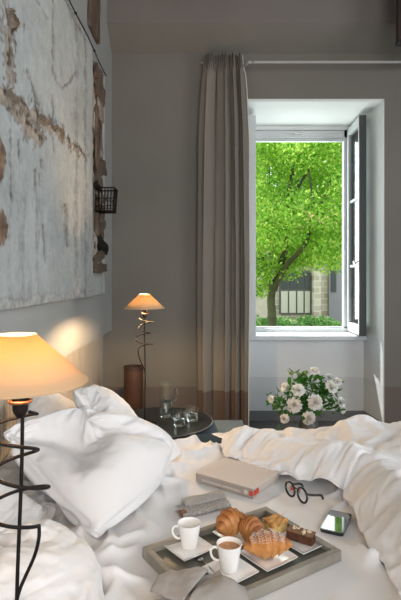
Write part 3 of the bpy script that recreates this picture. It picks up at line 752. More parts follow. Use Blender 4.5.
cru = mat('croissant_crust', (.62, .30, .09), .5)
nt = cru.node_tree; pb = nt.nodes['Principled BSDF']; at_ = N(nt, 'ShaderNodeAttribute', attribute_name='bake')
tcn = N(nt, 'ShaderNodeTexCoord'); nn = N(nt, 'ShaderNodeTexNoise'); nn.inputs['Scale'].default_value = 60; nn.inputs['Detail'].default_value = 6; nt.links.new(tcn.outputs['Object'], nn.inputs[0])
mx = N(nt, 'ShaderNodeMath', operation='MULTIPLY_ADD'); mx.inputs[1].default_value = .6; nt.links.new(nn.outputs['Fac'], mx.inputs[0]); nt.links.new(at_.outputs['Fac'], mx.inputs[2])
cr = N(nt, 'ShaderNodeValToRGB'); e = cr.color_ramp.elements; e[0].position = .25; e[0].color = (.66, .38, .15, 1); e[1].position = 1.1; e[1].color = (.24, .075, .02, 1); q = cr.color_ramp.elements.new(.7); q.color = (.50, .20, .05, 1)
nt.links.new(mx.outputs[0], cr.inputs[0]); nt.links.new(cr.outputs[0], pb.inputs['Base Color'])
bp = N(nt, 'ShaderNodeBump'); bp.inputs['Strength'].default_value = .4; bp.inputs['Distance'].default_value = .003; nt.links.new(nn.outputs['Fac'], bp.inputs['Height']); nt.links.new(bp.outputs[0], pb.inputs['Normal'])
def croissant(label, x, y, z, ang, L=.115, Rr=.030, curve=.5, segs=7, hz=.95, group='croissants on the tray', sugar=False, seed=0):
    t = thing('croissant', label, 'croissant', (x, y, z), ang, group)
    n, k_ = 96, 32; b = B(); rings = []; bake = []
    for i in range(n + 1):
        s = -1 + 2 * i / n; q = (s * segs / 2 + .5) % 1.0 if s >= 0 else (-s * segs / 2 + .5) % 1.0
        ridge = .86 + .14 * (1 - q) ** .7 if abs(s) > 0 else 1
        ridge = .80 + .26 * (1 - q) ** 1.3
        rr = Rr * max(.0, 1 - abs(s) ** 1.7) ** .85 * ridge + .002
        a = s * curve; cx = L / 2 * math.sin(a) / math.sin(curve) ; cy = -(1 - math.cos(a)) * L / 2 / math.sin(curve)
        tn = Vector((math.cos(a), -math.sin(a), 0)); nr = Vector((math.sin(a), math.cos(a), 0)); ring = []
        for k in range(k_):
            th = 2 * math.pi * k / k_; wob = 1 + .05 * mn.noise((s * 5 + seed, math.cos(th) * 2, math.sin(th) * 2))
            co = Vector((cx, cy, Rr * hz * .93)) + nr * math.cos(th) * rr * wob + Vector((0, 0, 1)) * max(-.93, math.sin(th)) * rr * hz * wob
            ring.append(b.verts.new(co)); bake.append(.18 + .45 * (1 - q) * max(0, math.sin(th) + .3) + .15 * (abs(s) ** 3))
        rings.append(ring)
    for r0, r1 in zip(rings, rings[1:]):
        for k in range(k_): b.faces.new((r0[k], r0[(k + 1) % k_], r1[(k + 1) % k_], r1[k]))
    b.faces.new(rings[0][::-1]); b.faces.new(rings[-1])
    # the lower half rests on the plate
    for v in b.verts: v.co.z = max(v.co.z, 0) if v.co.z < Rr * .3 else v.co.z
    o = obj('crust', b, cru, t, smooth=True)
    a = o.data.attributes.new('bake', 'FLOAT', 'POINT'); a.data.foreach_set('value', bake)
    if sugar:
        rg = random.Random(2); b = B(); o2 = o.data.vertices; cand = [v for v in o2 if v.normal.z > .45 and abs(v.co.x) < L * .33]
        for _ in range(2200):
            v = rg.choice(cand); d_ = Vector((rg.gauss(0, .0016), rg.gauss(0, .0016), 0)); bmesh.ops.create_icosphere(b, subdivisions=1, radius=rg.uniform(.0003, .0008), matrix=Matrix.Translation(v.co + v.normal * .0002 + d_))
        s_ = obj('icing_sugar', b, mat('icing_sugar', (.85, .83, .80), .9), t); s_['kind'] = 'stuff'
    return t
pz = tz + .0085
croissant('croissant dusted with icing sugar at the front of the tray', .178, 1.412, pz, R(6), L=.142, Rr=.037, curve=.3, hz=.98, sugar=True)
croissant('golden croissant behind the coffee cup, leftmost of the pastries', .080, 1.535, pz, R(40), L=.118, Rr=.035, curve=.5, hz=1.1, seed=4)
croissant('darker croissant wedged between the sugared one and the custard cake', .142, 1.497, pz, R(-48), L=.100, Rr=.031, curve=.6, segs=8, hz=1.15, seed=8)
# custard cake and chocolate slice
sponge = mat('yellow_sponge', (.68, .46, .17), .9, var=.2, vscale=90, bump=.6, bscale=200, bdist=.003)
crumb = mat('baked_crumble', (.55, .28, .09), .9, var=.4, vscale=80, bump=1, bscale=120, bdist=.006)
t = thing('crumble_cake', 'square of yellow cake with browned crumble top at the back of the tray', 'cake', (.222, 1.565, tz + .0005), R(30))
plate_z = 0
def rough_box(x0, x1, y0, y1, z0, z1, amp, fq, cuts=8, lowflat=True):
    b = B(); bx(b, x0, x1, y0, y1, z0, z1); bmesh.ops.subdivide_edges(b, edges=b.edges[:], cuts=cuts, use_grid_fill=True)
    for v in b.verts:
        d = Vector((mn.noise(v.co * fq), mn.noise(v.co * fq + Vector((7, 0, 0))), mn.noise(v.co * fq + Vector((0, 9, 0))))) * amp
        if lowflat and v.co.z < z0 + 1e-5: d.z = 0
        v.co += d
    return b
obj('sponge', rough_box(-.030, .030, -.022, .022, 0, .030, .002, 60), sponge, t, smooth=True, angle=60)
obj('crumble_topping', rough_box(-.031, .031, -.023, .023, .028, .040, .006, 90, 10), crumb, t, smooth=True, angle=60)
choc = mat('chocolate_sponge', (.075, .026, .012), .85, var=.4, vscale=70, bump=.8, bscale=150, bdist=.004)
t = thing('chocolate_cake', 'dark chocolate cake slice topped with flaked almonds, right end of tray', 'cake', (.290, 1.497, pz), R(-33))
obj('chocolate_sponge', rough_box(-.040, .040, -.016, .016, 0, .026, .002, 60), choc, t, smooth=True, angle=60)
obj('cream_layer', rough_box(-.041, .041, -.017, .017, .0255, .029, .002, 70), mat('brown_cream', (.20, .10, .05), .7, var=.3, vscale=60), t, smooth=True, angle=60)
rg = random.Random(6)
for k in range(16):
    b = B(); lathe(b, [(0, 0), (.0055, 0), (.005, .0012), (0, .0016)], 12); o = obj('almond_flake', b, mat('almond', (.72, .60, .42), .7) if k == 0 else am, t, smooth=True); am = o.data.materials[0]
    o.location = (rg.uniform(-.036, .036), rg.uniform(-.013, .013), .029 + .0015 * (k % 2)); o.rotation_euler = (rg.uniform(-.4, .4), rg.uniform(-.4, .4), rg.uniform(0, 3)); o.scale = (1, .7, 1)
# teaspoon
t = thing('teaspoon', 'small steel teaspoon lying between the two cups', 'spoon', (.008, 1.372, tz + .004), R(120))
b = B(); tube(b, [(-.05, 0, 0), (-.01, 0, .003), (.03, 0, .001)], [.0026, .0018, .0024], 8); obj('spoon_handle', b, M['steel'], t, smooth=True)
b = B(); bmesh.ops.create_uvsphere(b, u_segments=16, v_segments=8, radius=1); 
for v in b.verts: v.co = Vector((.044 + v.co.x * .016, v.co.y * .010, max(v.co.z, -.9) * .003 if v.co.z < 0 else -.001 * v.co.z))
obj('spoon_bowl', b, M['steel'], t, smooth=True)

# napkin: folded linen slumped over the near corner of the tray
b = B(); bx(b, -TL / 2, TL / 2, -TW / 2, TW / 2, -.0, TH); tb = obj('temporary', b, None); tb.location = TC; tb.rotation_euler = (0, 0, TA); bpy.context.view_layer.update(); collider(tb)
me = pillow_mesh(.21, .17, 54, 46, .003)
for v in me.vertices: v.co.z += .018 * math.sin(v.co.x * 26 + v.co.y * 20) * (1 if abs(v.co.z) >= 0 else 1)
me.transform(Matrix.Translation((-.025, 1.175, .655)) @ Matrix.Rotation(R(24), 4, 'Z'))
nap = tag(obj('linen_napkin', me, M['linen']), 'folded grey linen napkin slumped over the near corner of the tray', 'napkin')
simulate(nap, 16, pressure=.08, shrink=-.10, bend=.8, dist=.004, fric=30)
drop(tb)
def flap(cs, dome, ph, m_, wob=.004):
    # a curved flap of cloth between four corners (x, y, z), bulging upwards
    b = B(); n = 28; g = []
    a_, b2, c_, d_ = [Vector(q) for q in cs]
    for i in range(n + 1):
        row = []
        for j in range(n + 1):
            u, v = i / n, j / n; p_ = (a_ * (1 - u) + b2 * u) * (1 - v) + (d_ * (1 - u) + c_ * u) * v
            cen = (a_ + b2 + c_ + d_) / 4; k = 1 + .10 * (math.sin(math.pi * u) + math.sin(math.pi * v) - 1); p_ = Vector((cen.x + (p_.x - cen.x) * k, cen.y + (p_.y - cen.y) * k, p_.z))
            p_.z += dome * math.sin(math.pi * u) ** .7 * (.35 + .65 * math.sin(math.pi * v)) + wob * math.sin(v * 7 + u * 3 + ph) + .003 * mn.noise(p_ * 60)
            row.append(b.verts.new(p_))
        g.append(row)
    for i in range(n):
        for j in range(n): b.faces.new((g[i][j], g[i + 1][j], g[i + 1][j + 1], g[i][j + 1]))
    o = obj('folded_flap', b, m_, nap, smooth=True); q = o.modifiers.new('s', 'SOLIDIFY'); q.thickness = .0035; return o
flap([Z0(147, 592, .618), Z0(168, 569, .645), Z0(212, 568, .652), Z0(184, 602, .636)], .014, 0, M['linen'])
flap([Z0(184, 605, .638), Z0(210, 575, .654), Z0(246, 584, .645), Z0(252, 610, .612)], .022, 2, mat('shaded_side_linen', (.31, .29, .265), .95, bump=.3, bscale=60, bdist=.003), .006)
for tmp in temps: drop(tmp)
# sort out soft objects
for o in pobj + [duvet, nap]:
    mm = M['cotton'] if o in pobj else (M['duvet'] if o is duvet else M['linen'])
    o.data.materials.clear(); o.data.materials.append(mm)
    s = o.modifiers.new('ss', 'SUBSURF'); s.levels = 1; s.render_levels = 1
    for p_ in o.data.polygons: p_.use_smooth = True

# ------------------------------------------------------------------ book, newspaper, glasses, phone
t = thing('book', 'thick beige clothbound book lying behind the tray, by the duvet', 'book', (.137, 1.995, SZ), R(-36))
bl, bw, bh = .262, .212, .034
b = B(); bx(b, -bl / 2 + .004, bl / 2 - .004, -bw / 2 + .004, bw / 2 - .004, .003, bh - .003); obj('page_block', b, M['pages'], t)
b = B(); bx(b, -bl / 2, bl / 2, -bw / 2, bw / 2, bh - .0035, bh, .001); obj('front_cover', b, M['book'], t)
b = B(); bx(b, -bl / 2, bl / 2, -bw / 2, bw / 2, 0, .0035, .001); obj('back_cover', b, M['book'], t)
b = B(); bx(b, -bl / 2, bl / 2, -bw / 2 - .003, -bw / 2 + .003, 0, bh, .002); sp = obj('spine', b, M['spine'], t)
b = B(); rg = random.Random(9); xx = -.10
while xx < .075:
    w_ = rg.uniform(.002, .006); bx(b, xx, xx + w_, -bw / 2 - .0036, -bw / 2 - .003, .010, .018); xx += w_ + .002
obj('spine_print', b, M['ink'], sp)
b = B(); lathe(b, [(0, 0), (.009, 0), (.009, .0007), (0, .0007)], 20); bmesh.ops.rotate(b, verts=b.verts[:], cent=(0, 0, 0), matrix=Matrix.Rotation(R(90), 3, 'X')); bmesh.ops.translate(b, verts=b.verts[:], vec=(.101, -bw / 2 - .003, bh / 2)); obj('spine_badge', b, M['ink'], sp)
b = B(); bx(b, bl / 2 - .0012, bl / 2 + .0008, -bw / 2 + .004, -bw / 2 + .040, .008, .026); obj('red_mark', b, M['red'], t)
b = B(); bx(b, bl / 2 - .015, bl / 2 - .0005, -bw / 2 - .0036, -bw / 2 - .003, .008, .026); obj('red_mark', b, M['red'], sp)

t = thing('newspaper', 'folded pale newspaper lying between the big pillow and the tray', 'newspaper', (-.005, 1.745, SZ + .001), R(27))
def folded(w, d, r, x0, y0, z0, name, m_):
    b = B(); n = 30; pr = []
    for i in range(n + 1):            # open C-shaped fold in yz
        q = i / n
        if q < .4: pr.append((-d / 2 + d * q / .4, 0))
        elif q < .6: a = (q - .4) / .2 * math.pi; pr.append((d / 2 + r * math.sin(a), r - r * math.cos(a)))
        else: pr.append((d / 2 - d * (q - .6) / .4, 2 * r + .004 * math.sin((q - .6) / .4 * 3.1)))
    rows = [[b.verts.new((x0 + w * (s - .5), y0 - yy, z0 + zz + .0015 * math.sin(s * 9 + yy * 30) + .0015)) for s in [k / 12 for k in range(13)]] for yy, zz in pr]
    for r0, r1 in zip(rows, rows[1:]):
        for k in range(12): b.faces.new((r0[k], r0[k + 1], r1[k + 1], r1[k]))
    bmesh.ops.solidify(b, geom=b.faces[:], thickness=.0012)
    return obj(name, b, m_, t, smooth=True, angle=60)
folded(.185, .065, .008, 0, 0, 0, 'outer_sheet', M['paper'])
folded(.16, .05, .0045, .015, .028, .018, 'inner_sheet', mat('pale_newsprint', (.64, .62, .59), .9, var=.12, vscale=80))
b = B(); bx(b, -.095, -.074, -.035, -.010, .003, .022, .003); obj('printed_corner', b, M['paperbrown'], t)

gl = thing('eyeglasses', 'round black framed eyeglasses resting on the sheet beside the phone', 'glasses', (0, 0, 0))
c1 = P(290, 501, 1.845); c2 = P(302.5, 507.5, 1.79)
dirx = (c2 - c1); dirx.z = 0; dirx.normalize(); up = Vector((0, .30, 1)).normalized(); nrm = dirx.cross(up).normalized()
base = (c1 + c2) / 2; base.z = SZ + .030; half = .0315
def ring(bm, c, r):
    pts = [c + (dirx * math.cos(a) + up * math.sin(a)) * r for a in [2 * math.pi * k / 36 for k in range(37)]]; tube(bm, pts, .0042, 8, caps=False)
b = B(); cL = base - dirx * half; cR = base + dirx * half
ring(b, cL, .024); ring(b, cR, .024)
tube(b, smoothpts([cL + dirx * .021 + up * .008, base + up * .013, cR - dirx * .021 + up * .008], 5), .0030, 8)
obj('spectacle_frame', b, M['specs'], gl, smooth=True)
for c_ in (cL, cR):
    b = B(); vs_ = [b.verts.new(c_ + (dirx * math.cos(a) + up * math.sin(a)) * .021) for a in [2 * math.pi * k / 32 for k in range(32)]]; b.faces.new(vs_); obj('lens', b, M['lens'], gl)
back = Vector((nrm.x, nrm.y, 0)).normalized()
if back.y < 0: back = -back
for s_, c_, e_, e2 in ((-1, cL, Vector((.110, .075, 0)), Vector((.018, .004, -.016))), (1, cR, Vector((.100, .060, 0)), Vector((.016, .012, -.014)))):
    h_ = c_ + dirx * s_ * .0235 + up * .010; e_ = e_ * .58
    b = B(); tube(b, smoothpts([h_, h_ + e_ * .06 - dirx * s_ * .0, h_ + e_ * .5 + Vector((0, 0, -.010)), h_ + e_ + Vector((0, 0, -.018)), h_ + e_ + Vector((.018, .012, -.030))], 5), [.0030] * 20 + [.0040], 8) if False else tube(b, smoothpts([h_, h_ + e_ * .5 + Vector((0, 0, -.010)), h_ + e_ + Vector((0, 0, -.018)), h_ + e_ + Vector((.010, .008, -.034))], 5), .0045, 8)
    obj('temple', b, M['specs'], gl, smooth=True)

t = thing('smartphone', 'black smartphone lying face up on the sheet next to the eyeglasses', 'phone', (.434, 1.64, SZ + .0005), R(62.6))
pl_, pw_ = .146, .074
def rrect(bm, l, w, r, z0, z1, bev=0):
    pts = []
    for cx, cy, a0 in ((l / 2 - r, w / 2 - r, 0), (-l / 2 + r, w / 2 - r, 90), (-l / 2 + r, -w / 2 + r, 180), (l / 2 - r, -w / 2 + r, 270)):
        for k in range(7): a = R(a0 + 15 * k); pts.append((cx + r * math.cos(a), cy + r * math.sin(a)))
    prism(bm, pts, z0, z1); return bm
obj('phone_body', rrect(B(), pl_, pw_, .011, 0, .0105), M['phone'], t)
obj('screen', rrect(B(), pl_ - .010, pw_ - .009, .007, .0105, .0110), M['screen'], t)

# ------------------------------------------------------------------ lamps
def lamp(label, x, y, zb, rot, energy, lean=0, shade='shade'):
    t = thing('coil_lamp', label, 'lamp', (x, y, zb), rot, 'matching coil lamps on both sides of the bed')
    H = lambda z: z - .5
    b = B(); lathe(b, [(0, 0), (.075, 0), (.075, .006), (.02, .012), (.006, .02), (0, .02)], 32); obj('lamp_base', b, M['black'], t, smooth=True, angle=40)
    b = B(); tube(b, smoothpts([(0, 0, .01), (.002, 0, .2), (lean * .35 + .003, 0, .36), (lean * .8, 0, .55), (lean, 0, .67)], 6), .0035, 8); obj('pole', b, M['black'], t, smooth=True)
    pts = []
    for k in range(131):
        q = k / 130; a = q * 2 * math.pi * 3.0 + 3.3; rr = .045 * (1 + .18 * math.sin(q * 9 + 1)) * (1 if q > .06 else .4 + 10 * q); pts.append((rr * math.cos(a) + .004 * math.sin(q * 7), rr * math.sin(a), .665 - .205 * q + .006 * math.sin(a * 1.0)))
    l_ = pts[-1]; pts += [tuple(v) for v in smoothpts([l_, (-.040, .004, .44), (-.030, 0, .405), (-.004, 0, .345), (.003, 0, .30), (.005, 0, .24)], 6)][1:]
    b = B(); tube(b, pts, .0032, 8); obj('coil', b, M['black'], t, smooth=True)
    b = B(); lathe(b, [(0, .655), (.006, .655), (.012, .664), (.0135, .670), (.0135, .692), (.0165, .694), (.0165, .715), (0, .715)], 20, (lean * .6, 0, 0)); obj('socket', b, M['black'], t, smooth=True, angle=40)
    b = B(); pts = [(.0185 * math.cos(a) + lean * .6, .0185 * math.sin(a), .684) for a in [2 * math.pi * k / 24 for k in range(25)]]; tube(b, pts, .003, 6, caps=False); obj('copper_ring', b, M['copper'], t, smooth=True)
    b = B(); lathe(b, [(0, .715), (.010, .718), (.0135, .727), (.0105, .738), (0, .742)], 20)
    em = bpy.data.materials.get('lamp_bulb')
    if not em:
        em = mat('lamp_bulb', (1, .8, .5), .5); q = em.node_tree.nodes['Principled BSDF']; q.inputs['Emission Color'].default_value = (1, .62, .28, 1); q.inputs['Emission Strength'].default_value = 12
    bo = obj('bulb', b, em, t, smooth=True)
    b = B(); lathe(b, [(.034, .801), (.124, .718)], 72)
    so = obj('lamp_shade', b, M[shade], t, smooth=True); s = so.modifiers.new('s', 'SOLIDIFY'); s.thickness = .0012
    b = B(); r_ = .1243; tube(b, [(r_ * math.cos(a), r_ * math.sin(a), .717) for a in [2 * math.pi * k / 72 for k in range(73)]], .0012, 5, caps=False)
    r_ = .034; tube(b, [(r_ * math.cos(a), r_ * math.sin(a), .802) for a in [2 * math.pi * k / 40 for k in range(41)]], .0012, 5, caps=False)
    for a in (0, 120, 240): tube(b, [(.012 * math.cos(R(a)), .012 * math.sin(R(a)), .716), (.034 * math.cos(R(a)), .034 * math.sin(R(a)), .802)], .001, 5)
    obj('shade_wire', b, mat('shade_edge_tape', (.6, .42, .24), .8), so, smooth=True)
    L = bpy.data.lights.new('bulb_light', 'POINT'); L.energy = energy; L.color = (1, .66, .36); L.shadow_soft_size = .024
    lo = bpy.data.objects.new('bulb_light', L); C.objects.link(lo); lo.parent = t; lo.location = (0, 0, .748)
    return t
TH_ = .50
def side_table(label, x, y):
    t = thing('round_table', label, 'table', (x, y, 0), 0, 'round black bedside tables')
    b = B(); lathe(b, [(0, TH_ - .022), (.318, TH_ - .022), (.330, TH_ - .014), (.330, TH_ - .004), (.326, TH_), (.318, TH_ - .003), (0, TH_ - .003)], 72); obj('tabletop', b, M['table'], t, smooth=True, angle=30)
    b = B(); tube(b, [(.3285 * math.cos(a), .3285 * math.sin(a), TH_ - .004) for a in [2 * math.pi * k / 72 for k in range(73)]], .004, 6, caps=False); obj('rim', b, M['tablerim'], t, smooth=True)
    b = B(); lathe(b, [(.06, TH_ - .06), (.10, TH_ - .05), (.12, TH_ - .022), (0, TH_ - .022)], 40); obj('under_plate', b, M['table'], t, smooth=True, angle=30)
    b = B(); lathe(b, [(0, .02), (.035, .02), (.03, .2), (.06, TH_ - .06)], 24); obj('pedestal', b, M['table'], t, smooth=True)
    b = B(); lathe(b, [(0, 0), (.2, 0), (.2, .012), (.05, .03), (0, .03)], 48); obj('foot_plate', b, M['table'], t, smooth=True, angle=30)
    return t
side_table('round black side table holding the carafe and glasses', -.275, 3.16)
side_table('round black side table under the nearest lamp, cut off by the frame', -.345, .68)
lamp('slender coil lamp with lit cone shade standing near the far wall', -.366, 3.08, TH_ - .003, 0, 32, 0, 'shade2')
lamp('nearest coil lamp with lit cone shade, large at the left edge', -.333, .89, TH_ - .003, R(180), 3.0, -.010)

# carafe and two tumblers on the far table
t = thing('carafe', 'clear glass carafe half full of water on the black table', 'carafe', (-.245, 3.27, TH_ - .0025), R(8))
b = B(); lathe(b, [(0, 0), (.040, 0), (.043, .006), (.043, .17), (.041, .19), (.044, .222), (.0425, .222), (.0395, .19), (.0412, .17), (.0412, .010), (.038, .006), (0, .006)], 40); obj('carafe_body', b, M['glass'], t, smooth=True, angle=60)
b = B(); lathe(b, [(0, .0065), (.0379, .0065), (.0409, .0105), (.0409, .095), (0, .095)], 40); obj('water', b, M['water'], t, smooth=True, angle=50)
b = B(); tube(b, smoothpts([(.043, 0, .185), (.062, 0, .190), (.070, 0, .165), (.068, 0, .12), (.043, 0, .095)], 6), .0045, 8); obj('handle', b, M['glass'], t, smooth=True)
def tumbler(label, x, y):
    t = thing('tumbler', label, 'glass', (x, y, TH_ - .0025), 0, 'tumblers on the black table')
    b = B(); lathe(b, [(0, 0), (.034, 0), (.036, .004), (.041, .092), (.0395, .092), (.0345, .008), (0, .008)], 36); obj('glass_body', b, M['glass'], t, smooth=True, angle=60)
    b = B(); lathe(b, [(0, .0085), (.0343, .0085), (.0360, .040), (0, .040)], 36); obj('water', b, M['water'], t, smooth=True, angle=50)
tumbler('water glass in front, nearer the lamp pole, beside the carafe', -.152, 3.06)
tumbler('water glass nearest the curtain side of the black table', -.076, 3.17)

# tall brown cylinder behind the table
p = P(133.5, 400, 3.95)
t = thing('leather_cylinder', 'tall brown leather cylinder bin behind the black side table', 'container', (p.x, 3.95, 0))
b = B(); zt = EYE - (366 - 278) / F * 3.95
lathe(b, [(0, 0), (.073, 0), (.075, .004), (.075, zt - .02)], 48); lathe(b, [(.070, zt - .02), (.070, .02), (0, .02)], 48); obj('cylinder_body', b, M['leather'], t, smooth=True, angle=40)
b = B(); lathe(b, [(.077, zt - .03), (.0775, zt), (.069, zt), (.069, zt - .03), (.077, zt - .03)], 48); obj('rim', b, M['leatherdark'], t, smooth=True, angle=40)
b = B(); bx(b, .070, .0775, -.004, .004, .02, zt - .03, .001); obj('seam', b, M['leatherdark'], t)

# slate blue stool
t = thing('upholstered_stool', 'low slate blue upholstered stool between the black table and curtain', 'stool', (.055, 3.20, 0))
b = B(); bx(b, -.205, .205, -.155, .155, .395, .450, .01); obj('seat_top', b, M['stool'], t, smooth=True, angle=40)
b = B(); bx(b, -.20, .20, -.15, .15, .30, .395, .006); obj('seat_side', b, M['stoolside'], t)
for x in (-.17, .17):
    for y in (-.12, .12): b = B(); tube(b, [(x, y, 0), (x, y, .30)], [.012, .016], 10); obj('leg', b, M['black'], t, smooth=True)

# ------------------------------------------------------------------ flowers
VX, VY = .668, 3.2
t = thing('flower_stand', 'low white stand carrying the grey vase, hidden behind the duvet', 'stand', (VX, VY, 0))
b = B(); lathe(b, [(0, .27), (.16, .27), (.16, .29), (0, .29)], 40); obj('stand_top', b, M['white'], t, smooth=True, angle=40)
for k in range(3):
    a = R(30 + 120 * k); b = B(); tube(b, [(.14 * math.cos(a), .14 * math.sin(a), 0), (.11 * math.cos(a), .11 * math.sin(a), .272)], .011, 8); obj('leg', b, M['white'], t)
b = B(); lathe(b, [(0, 0), (.045, 0), (.065, .03), (.072, .10), (.060, .18), (.045, .215), (.055, .25), (.052, .25), (.042, .215), (.056, .18), (.067, .10), (.06, .03), (0, .01)], 40)
v_ = obj('flower_vase', b, M['vase'], smooth=True, angle=60); v_.location = (VX, VY, .2905); tag(v_, 'dark grey vase holding the white peonies behind the duvet', 'vase')
petm = translucent('peony_petal', (.86, .86, .83), (.86, .86, .82), .3)
petp = translucent('blush_petal', (.86, .83, .79), (.86, .83, .78), .3)
budm = translucent('green_bud', (.45, .55, .25), (.45, .55, .25), .2)
def bloom_mesh(seed, openness, m_):
    rg = random.Random(seed); b = B()
    for layer in range(6):
        nP = 4 + layer * 2; rl = .25 + .15 * layer; tilt = R(8 + layer * 17 * openness)
        for k in range(nP):
            a = 2 * math.pi * (k + rg.random() * .6) / nP; L_ = .75 + rg.uniform(-.12, .12); W_ = .42 + .05 * layer; rows = []
            for i in range(6):
                s = i / 5; bend = tilt + s * .5 * (layer / 5 - .7); rr = .08 * layer + math.sin(tilt) * L_ * s + .05 * math.sin(s * 3); zz = -.35 + math.cos(bend) * L_ * s * (1.15 - .1 * layer)
                row = []
                for j in range(5):
                    q = j / 4 - .5; ww = W_ * math.sin(math.pi * min(1, .18 + s * .75)) ** .6; cup_ = -.5 * q * q * 1.3
                    rr2 = rr + cup_ * W_ + rg.uniform(-.02, .02) * s; px_ = rr2 * math.cos(a) - q * ww * math.sin(a); py_ = rr2 * math.sin(a) + q * ww * math.cos(a)
                    row.append(b.verts.new((px_, py_, zz + .04 * math.sin(j * 2.1 + k) * s)))
                rows.append(row)
            for r0, r1 in zip(rows, rows[1:]):
                for j in range(4): b.faces.new((r0[j], r0[j + 1], r1[j + 1], r1[j]))
    me = bpy.data.meshes.new('bloom'); b.to_mesh(me); b.free(); me.materials.append(m_)
    for p_ in me.polygons: p_.use_smooth = True
    return me
blooms = [bloom_mesh(1, 1.0, petm), bloom_mesh(2, .85, petm), bloom_mesh(3, 1.05, petp), bloom_mesh(4, .25, budm)]
fleaf = translucent('flower_leaf', (.06, .19, .035), (.10, .30, .04), .3)
FL = [(294, 405, 7.5, 2, -.08, 'large blush peony low at the left front of the bouquet'), (315.7, 402, 7.5, 2, -.1, 'large blush peony low in the middle front of the bouquet'), (298, 389.6, 6.5, 0, -.08, 'full white peony above the large left blush one'),
      (285, 386.5, 5, 1, 0, 'white peony at the upper left of the bouquet'), (315, 370, 5, 1, .02, 'white peony at the very top of the bouquet'), (291.5, 373, 4, 3, 0, 'greenish opening bud at the top left of the bouquet, leftmost bud'),
      (299, 374, 3.2, 3, .05, 'small greenish bud, middle one of three at the bouquet top'), (306, 372.5, 3.8, 3, .02, 'greenish bud next to the topmost white peony'), (333, 386, 6.5, 0, -.05, 'full white peony at the right of the bouquet'),
      (330.5, 376.5, 4.3, 1, .05, 'small white peony at the upper right of the bouquet'), (339, 381, 4.3, 1, 0, 'white peony at the upper right rim, right of the full one'), (270.5, 399, 3.6, 1, 0, 'small white peony farthest left on a long stem'),
      (275, 405.5, 3.2, 3, -.03, 'pale bud just below the farthest left peony'), (284, 419, 4.6, 2, -.08, 'drooping peony at the lower left, touching the duvet'), (309, 418.5, 6.5, 2, -.12, 'peony at the bottom centre, half behind the duvet'),
      (342.5, 402, 5, 1, -.02, 'white peony at the right side of the bouquet, upper of two'), (344, 409.5, 4, 1, 0, 'white peony at the lower right end of the bouquet'), (325, 392, 4.2, 1, .06, 'white peony tucked inside the bouquet, left of the full right one'),
      (306, 398, 4.0, 1, .04, 'white peony deep between the two large blush ones')]
rg = random.Random(4)
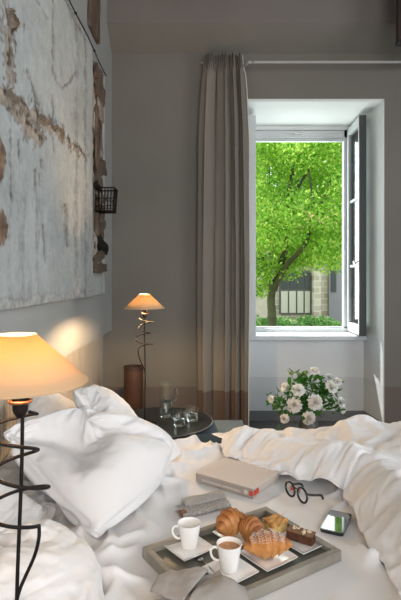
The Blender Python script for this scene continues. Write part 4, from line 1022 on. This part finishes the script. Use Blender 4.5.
for px, py, rpx, kind, dy, lab in FL:
    pos = P(px, py, VY + dy); r = rpx / F * VY * (.95 if kind != 3 else .9); org = Vector((VX + rg.uniform(-.02, .02), VY + rg.uniform(-.02, .02), .50))
    t = thing('peony', lab, 'flower', pos, 0, 'cut peonies in the grey vase')
    o = obj('bloom', blooms[kind], None, t); o.scale = (r, r, r); d = (pos - Vector((VX, VY + .12, .52))).normalized(); d = (d + Vector((0, -.55, .1))).normalized(); o.rotation_euler = d.to_track_quat('Z', 'Y').to_euler(); 
    mid = (org - pos) * .5 + Vector((-(org - pos).x * .22, 0, .05 if pos.z > .55 else .08)); b = B()
    tube(b, smoothpts([-d * r * .3, -d * r * .9, mid, org - pos], 5), .0022, 6); obj('stem', b, M['stem'], t, smooth=True)
    b = B()
    for k in range(26):
        s = rg.uniform(.03, .8); c = mid * s * 1.3 + Vector((rg.gauss(0, .022), rg.gauss(0, .03), rg.gauss(0, .018))) - d * r
        u = Vector((rg.uniform(-1, 1), rg.uniform(-1, .5), rg.uniform(-.7, .8))).normalized(); v = u.cross(Vector((rg.random(), rg.random(), 1))).normalized(); L_ = rg.uniform(.04, .075); nn_ = u.cross(v)
        pts = [(0, 0, 0), (.3, .17, .04), (.65, .14, .03), (1, 0, -.08), (.65, -.14, .03), (.3, -.17, .04)]
        vs_ = [b.verts.new(c + u * L_ * a_ + v * L_ * b_ + nn_ * L_ * e_) for a_, b_, e_ in pts]; mv = b.verts.new(c + u * L_ * .5)
        for q in range(6): b.faces.new((vs_[q], vs_[(q + 1) % 6], mv))
    obj('leaves', b, fleaf, t, smooth=True)

# ------------------------------------------------------------------ light
w = bpy.data.worlds.new('sky'); sc.world = w; w.use_nodes = True; nt = w.node_tree; bg = nt.nodes['Background']
bg.inputs[0].default_value = (.78, .90, 1.0, 1); bg.inputs[1].default_value = 1.1
S = bpy.data.lights.new('sun', 'SUN'); S.energy = 4.6; S.angle = R(.6); S.color = (1, .96, .88); so = bpy.data.objects.new('sun', S); C.objects.link(so)
so.rotation_euler = Vector((-.70, 1.0, 2.2)).to_track_quat('Z', 'Y').to_euler()
def area(name, loc, rot, sx, sy, e, col):
    L = bpy.data.lights.new(name, 'AREA'); L.shape = 'RECTANGLE'; L.size = sx; L.size_y = sy; L.energy = e; L.color = col
    o = bpy.data.objects.new(name, L); C.objects.link(o); o.location = loc; o.rotation_euler = rot; return o
area('added_rear_fill', (1.0, -2.62, 1.85), (R(90), 0, 0), 2.6, 2.5, 67, (1, .975, .975))  # fill lamp added behind the camera, in an invented opening
area('added_side_fill', (3.22, 1.3, 1.9), (R(90), 0, R(90)), 2.0, 2.2, 26, (1, .97, .96))  # second added fill lamp, in the unseen right wall's invented opening
area('daylight_garden_window', (.99, GY + .30, 1.92), (R(-90), 0, 0), .9, 1.95, 15, (.86, .94, 1.0))

cam = bpy.data.cameras.new('camera'); co = bpy.data.objects.new('camera', cam); C.objects.link(co); co.location = (0, 0, EYE); co.rotation_euler = (math.pi / 2, 0, 0)
cam.lens = 30; cam.sensor_width = 36; cam.shift_x = -3.5 / 600; cam.shift_y = -22 / 600; cam.clip_start = .02; cam.clip_end = 200; sc.camera = co
sc.view_settings.view_transform = 'Standard'; sc.view_settings.look = 'None'; sc.view_settings.exposure = .93; sc.view_settings.gamma = 1; sc.view_settings.use_curve_mapping = False
sc.cycles.use_denoising = True; sc.cycles.max_bounces = 10; sc.cycles.transmission_bounces = 10; sc.cycles.transparent_max_bounces = 12; sc.cycles.sample_clamp_indirect = 6; sc.cycles.caustics_reflective = False
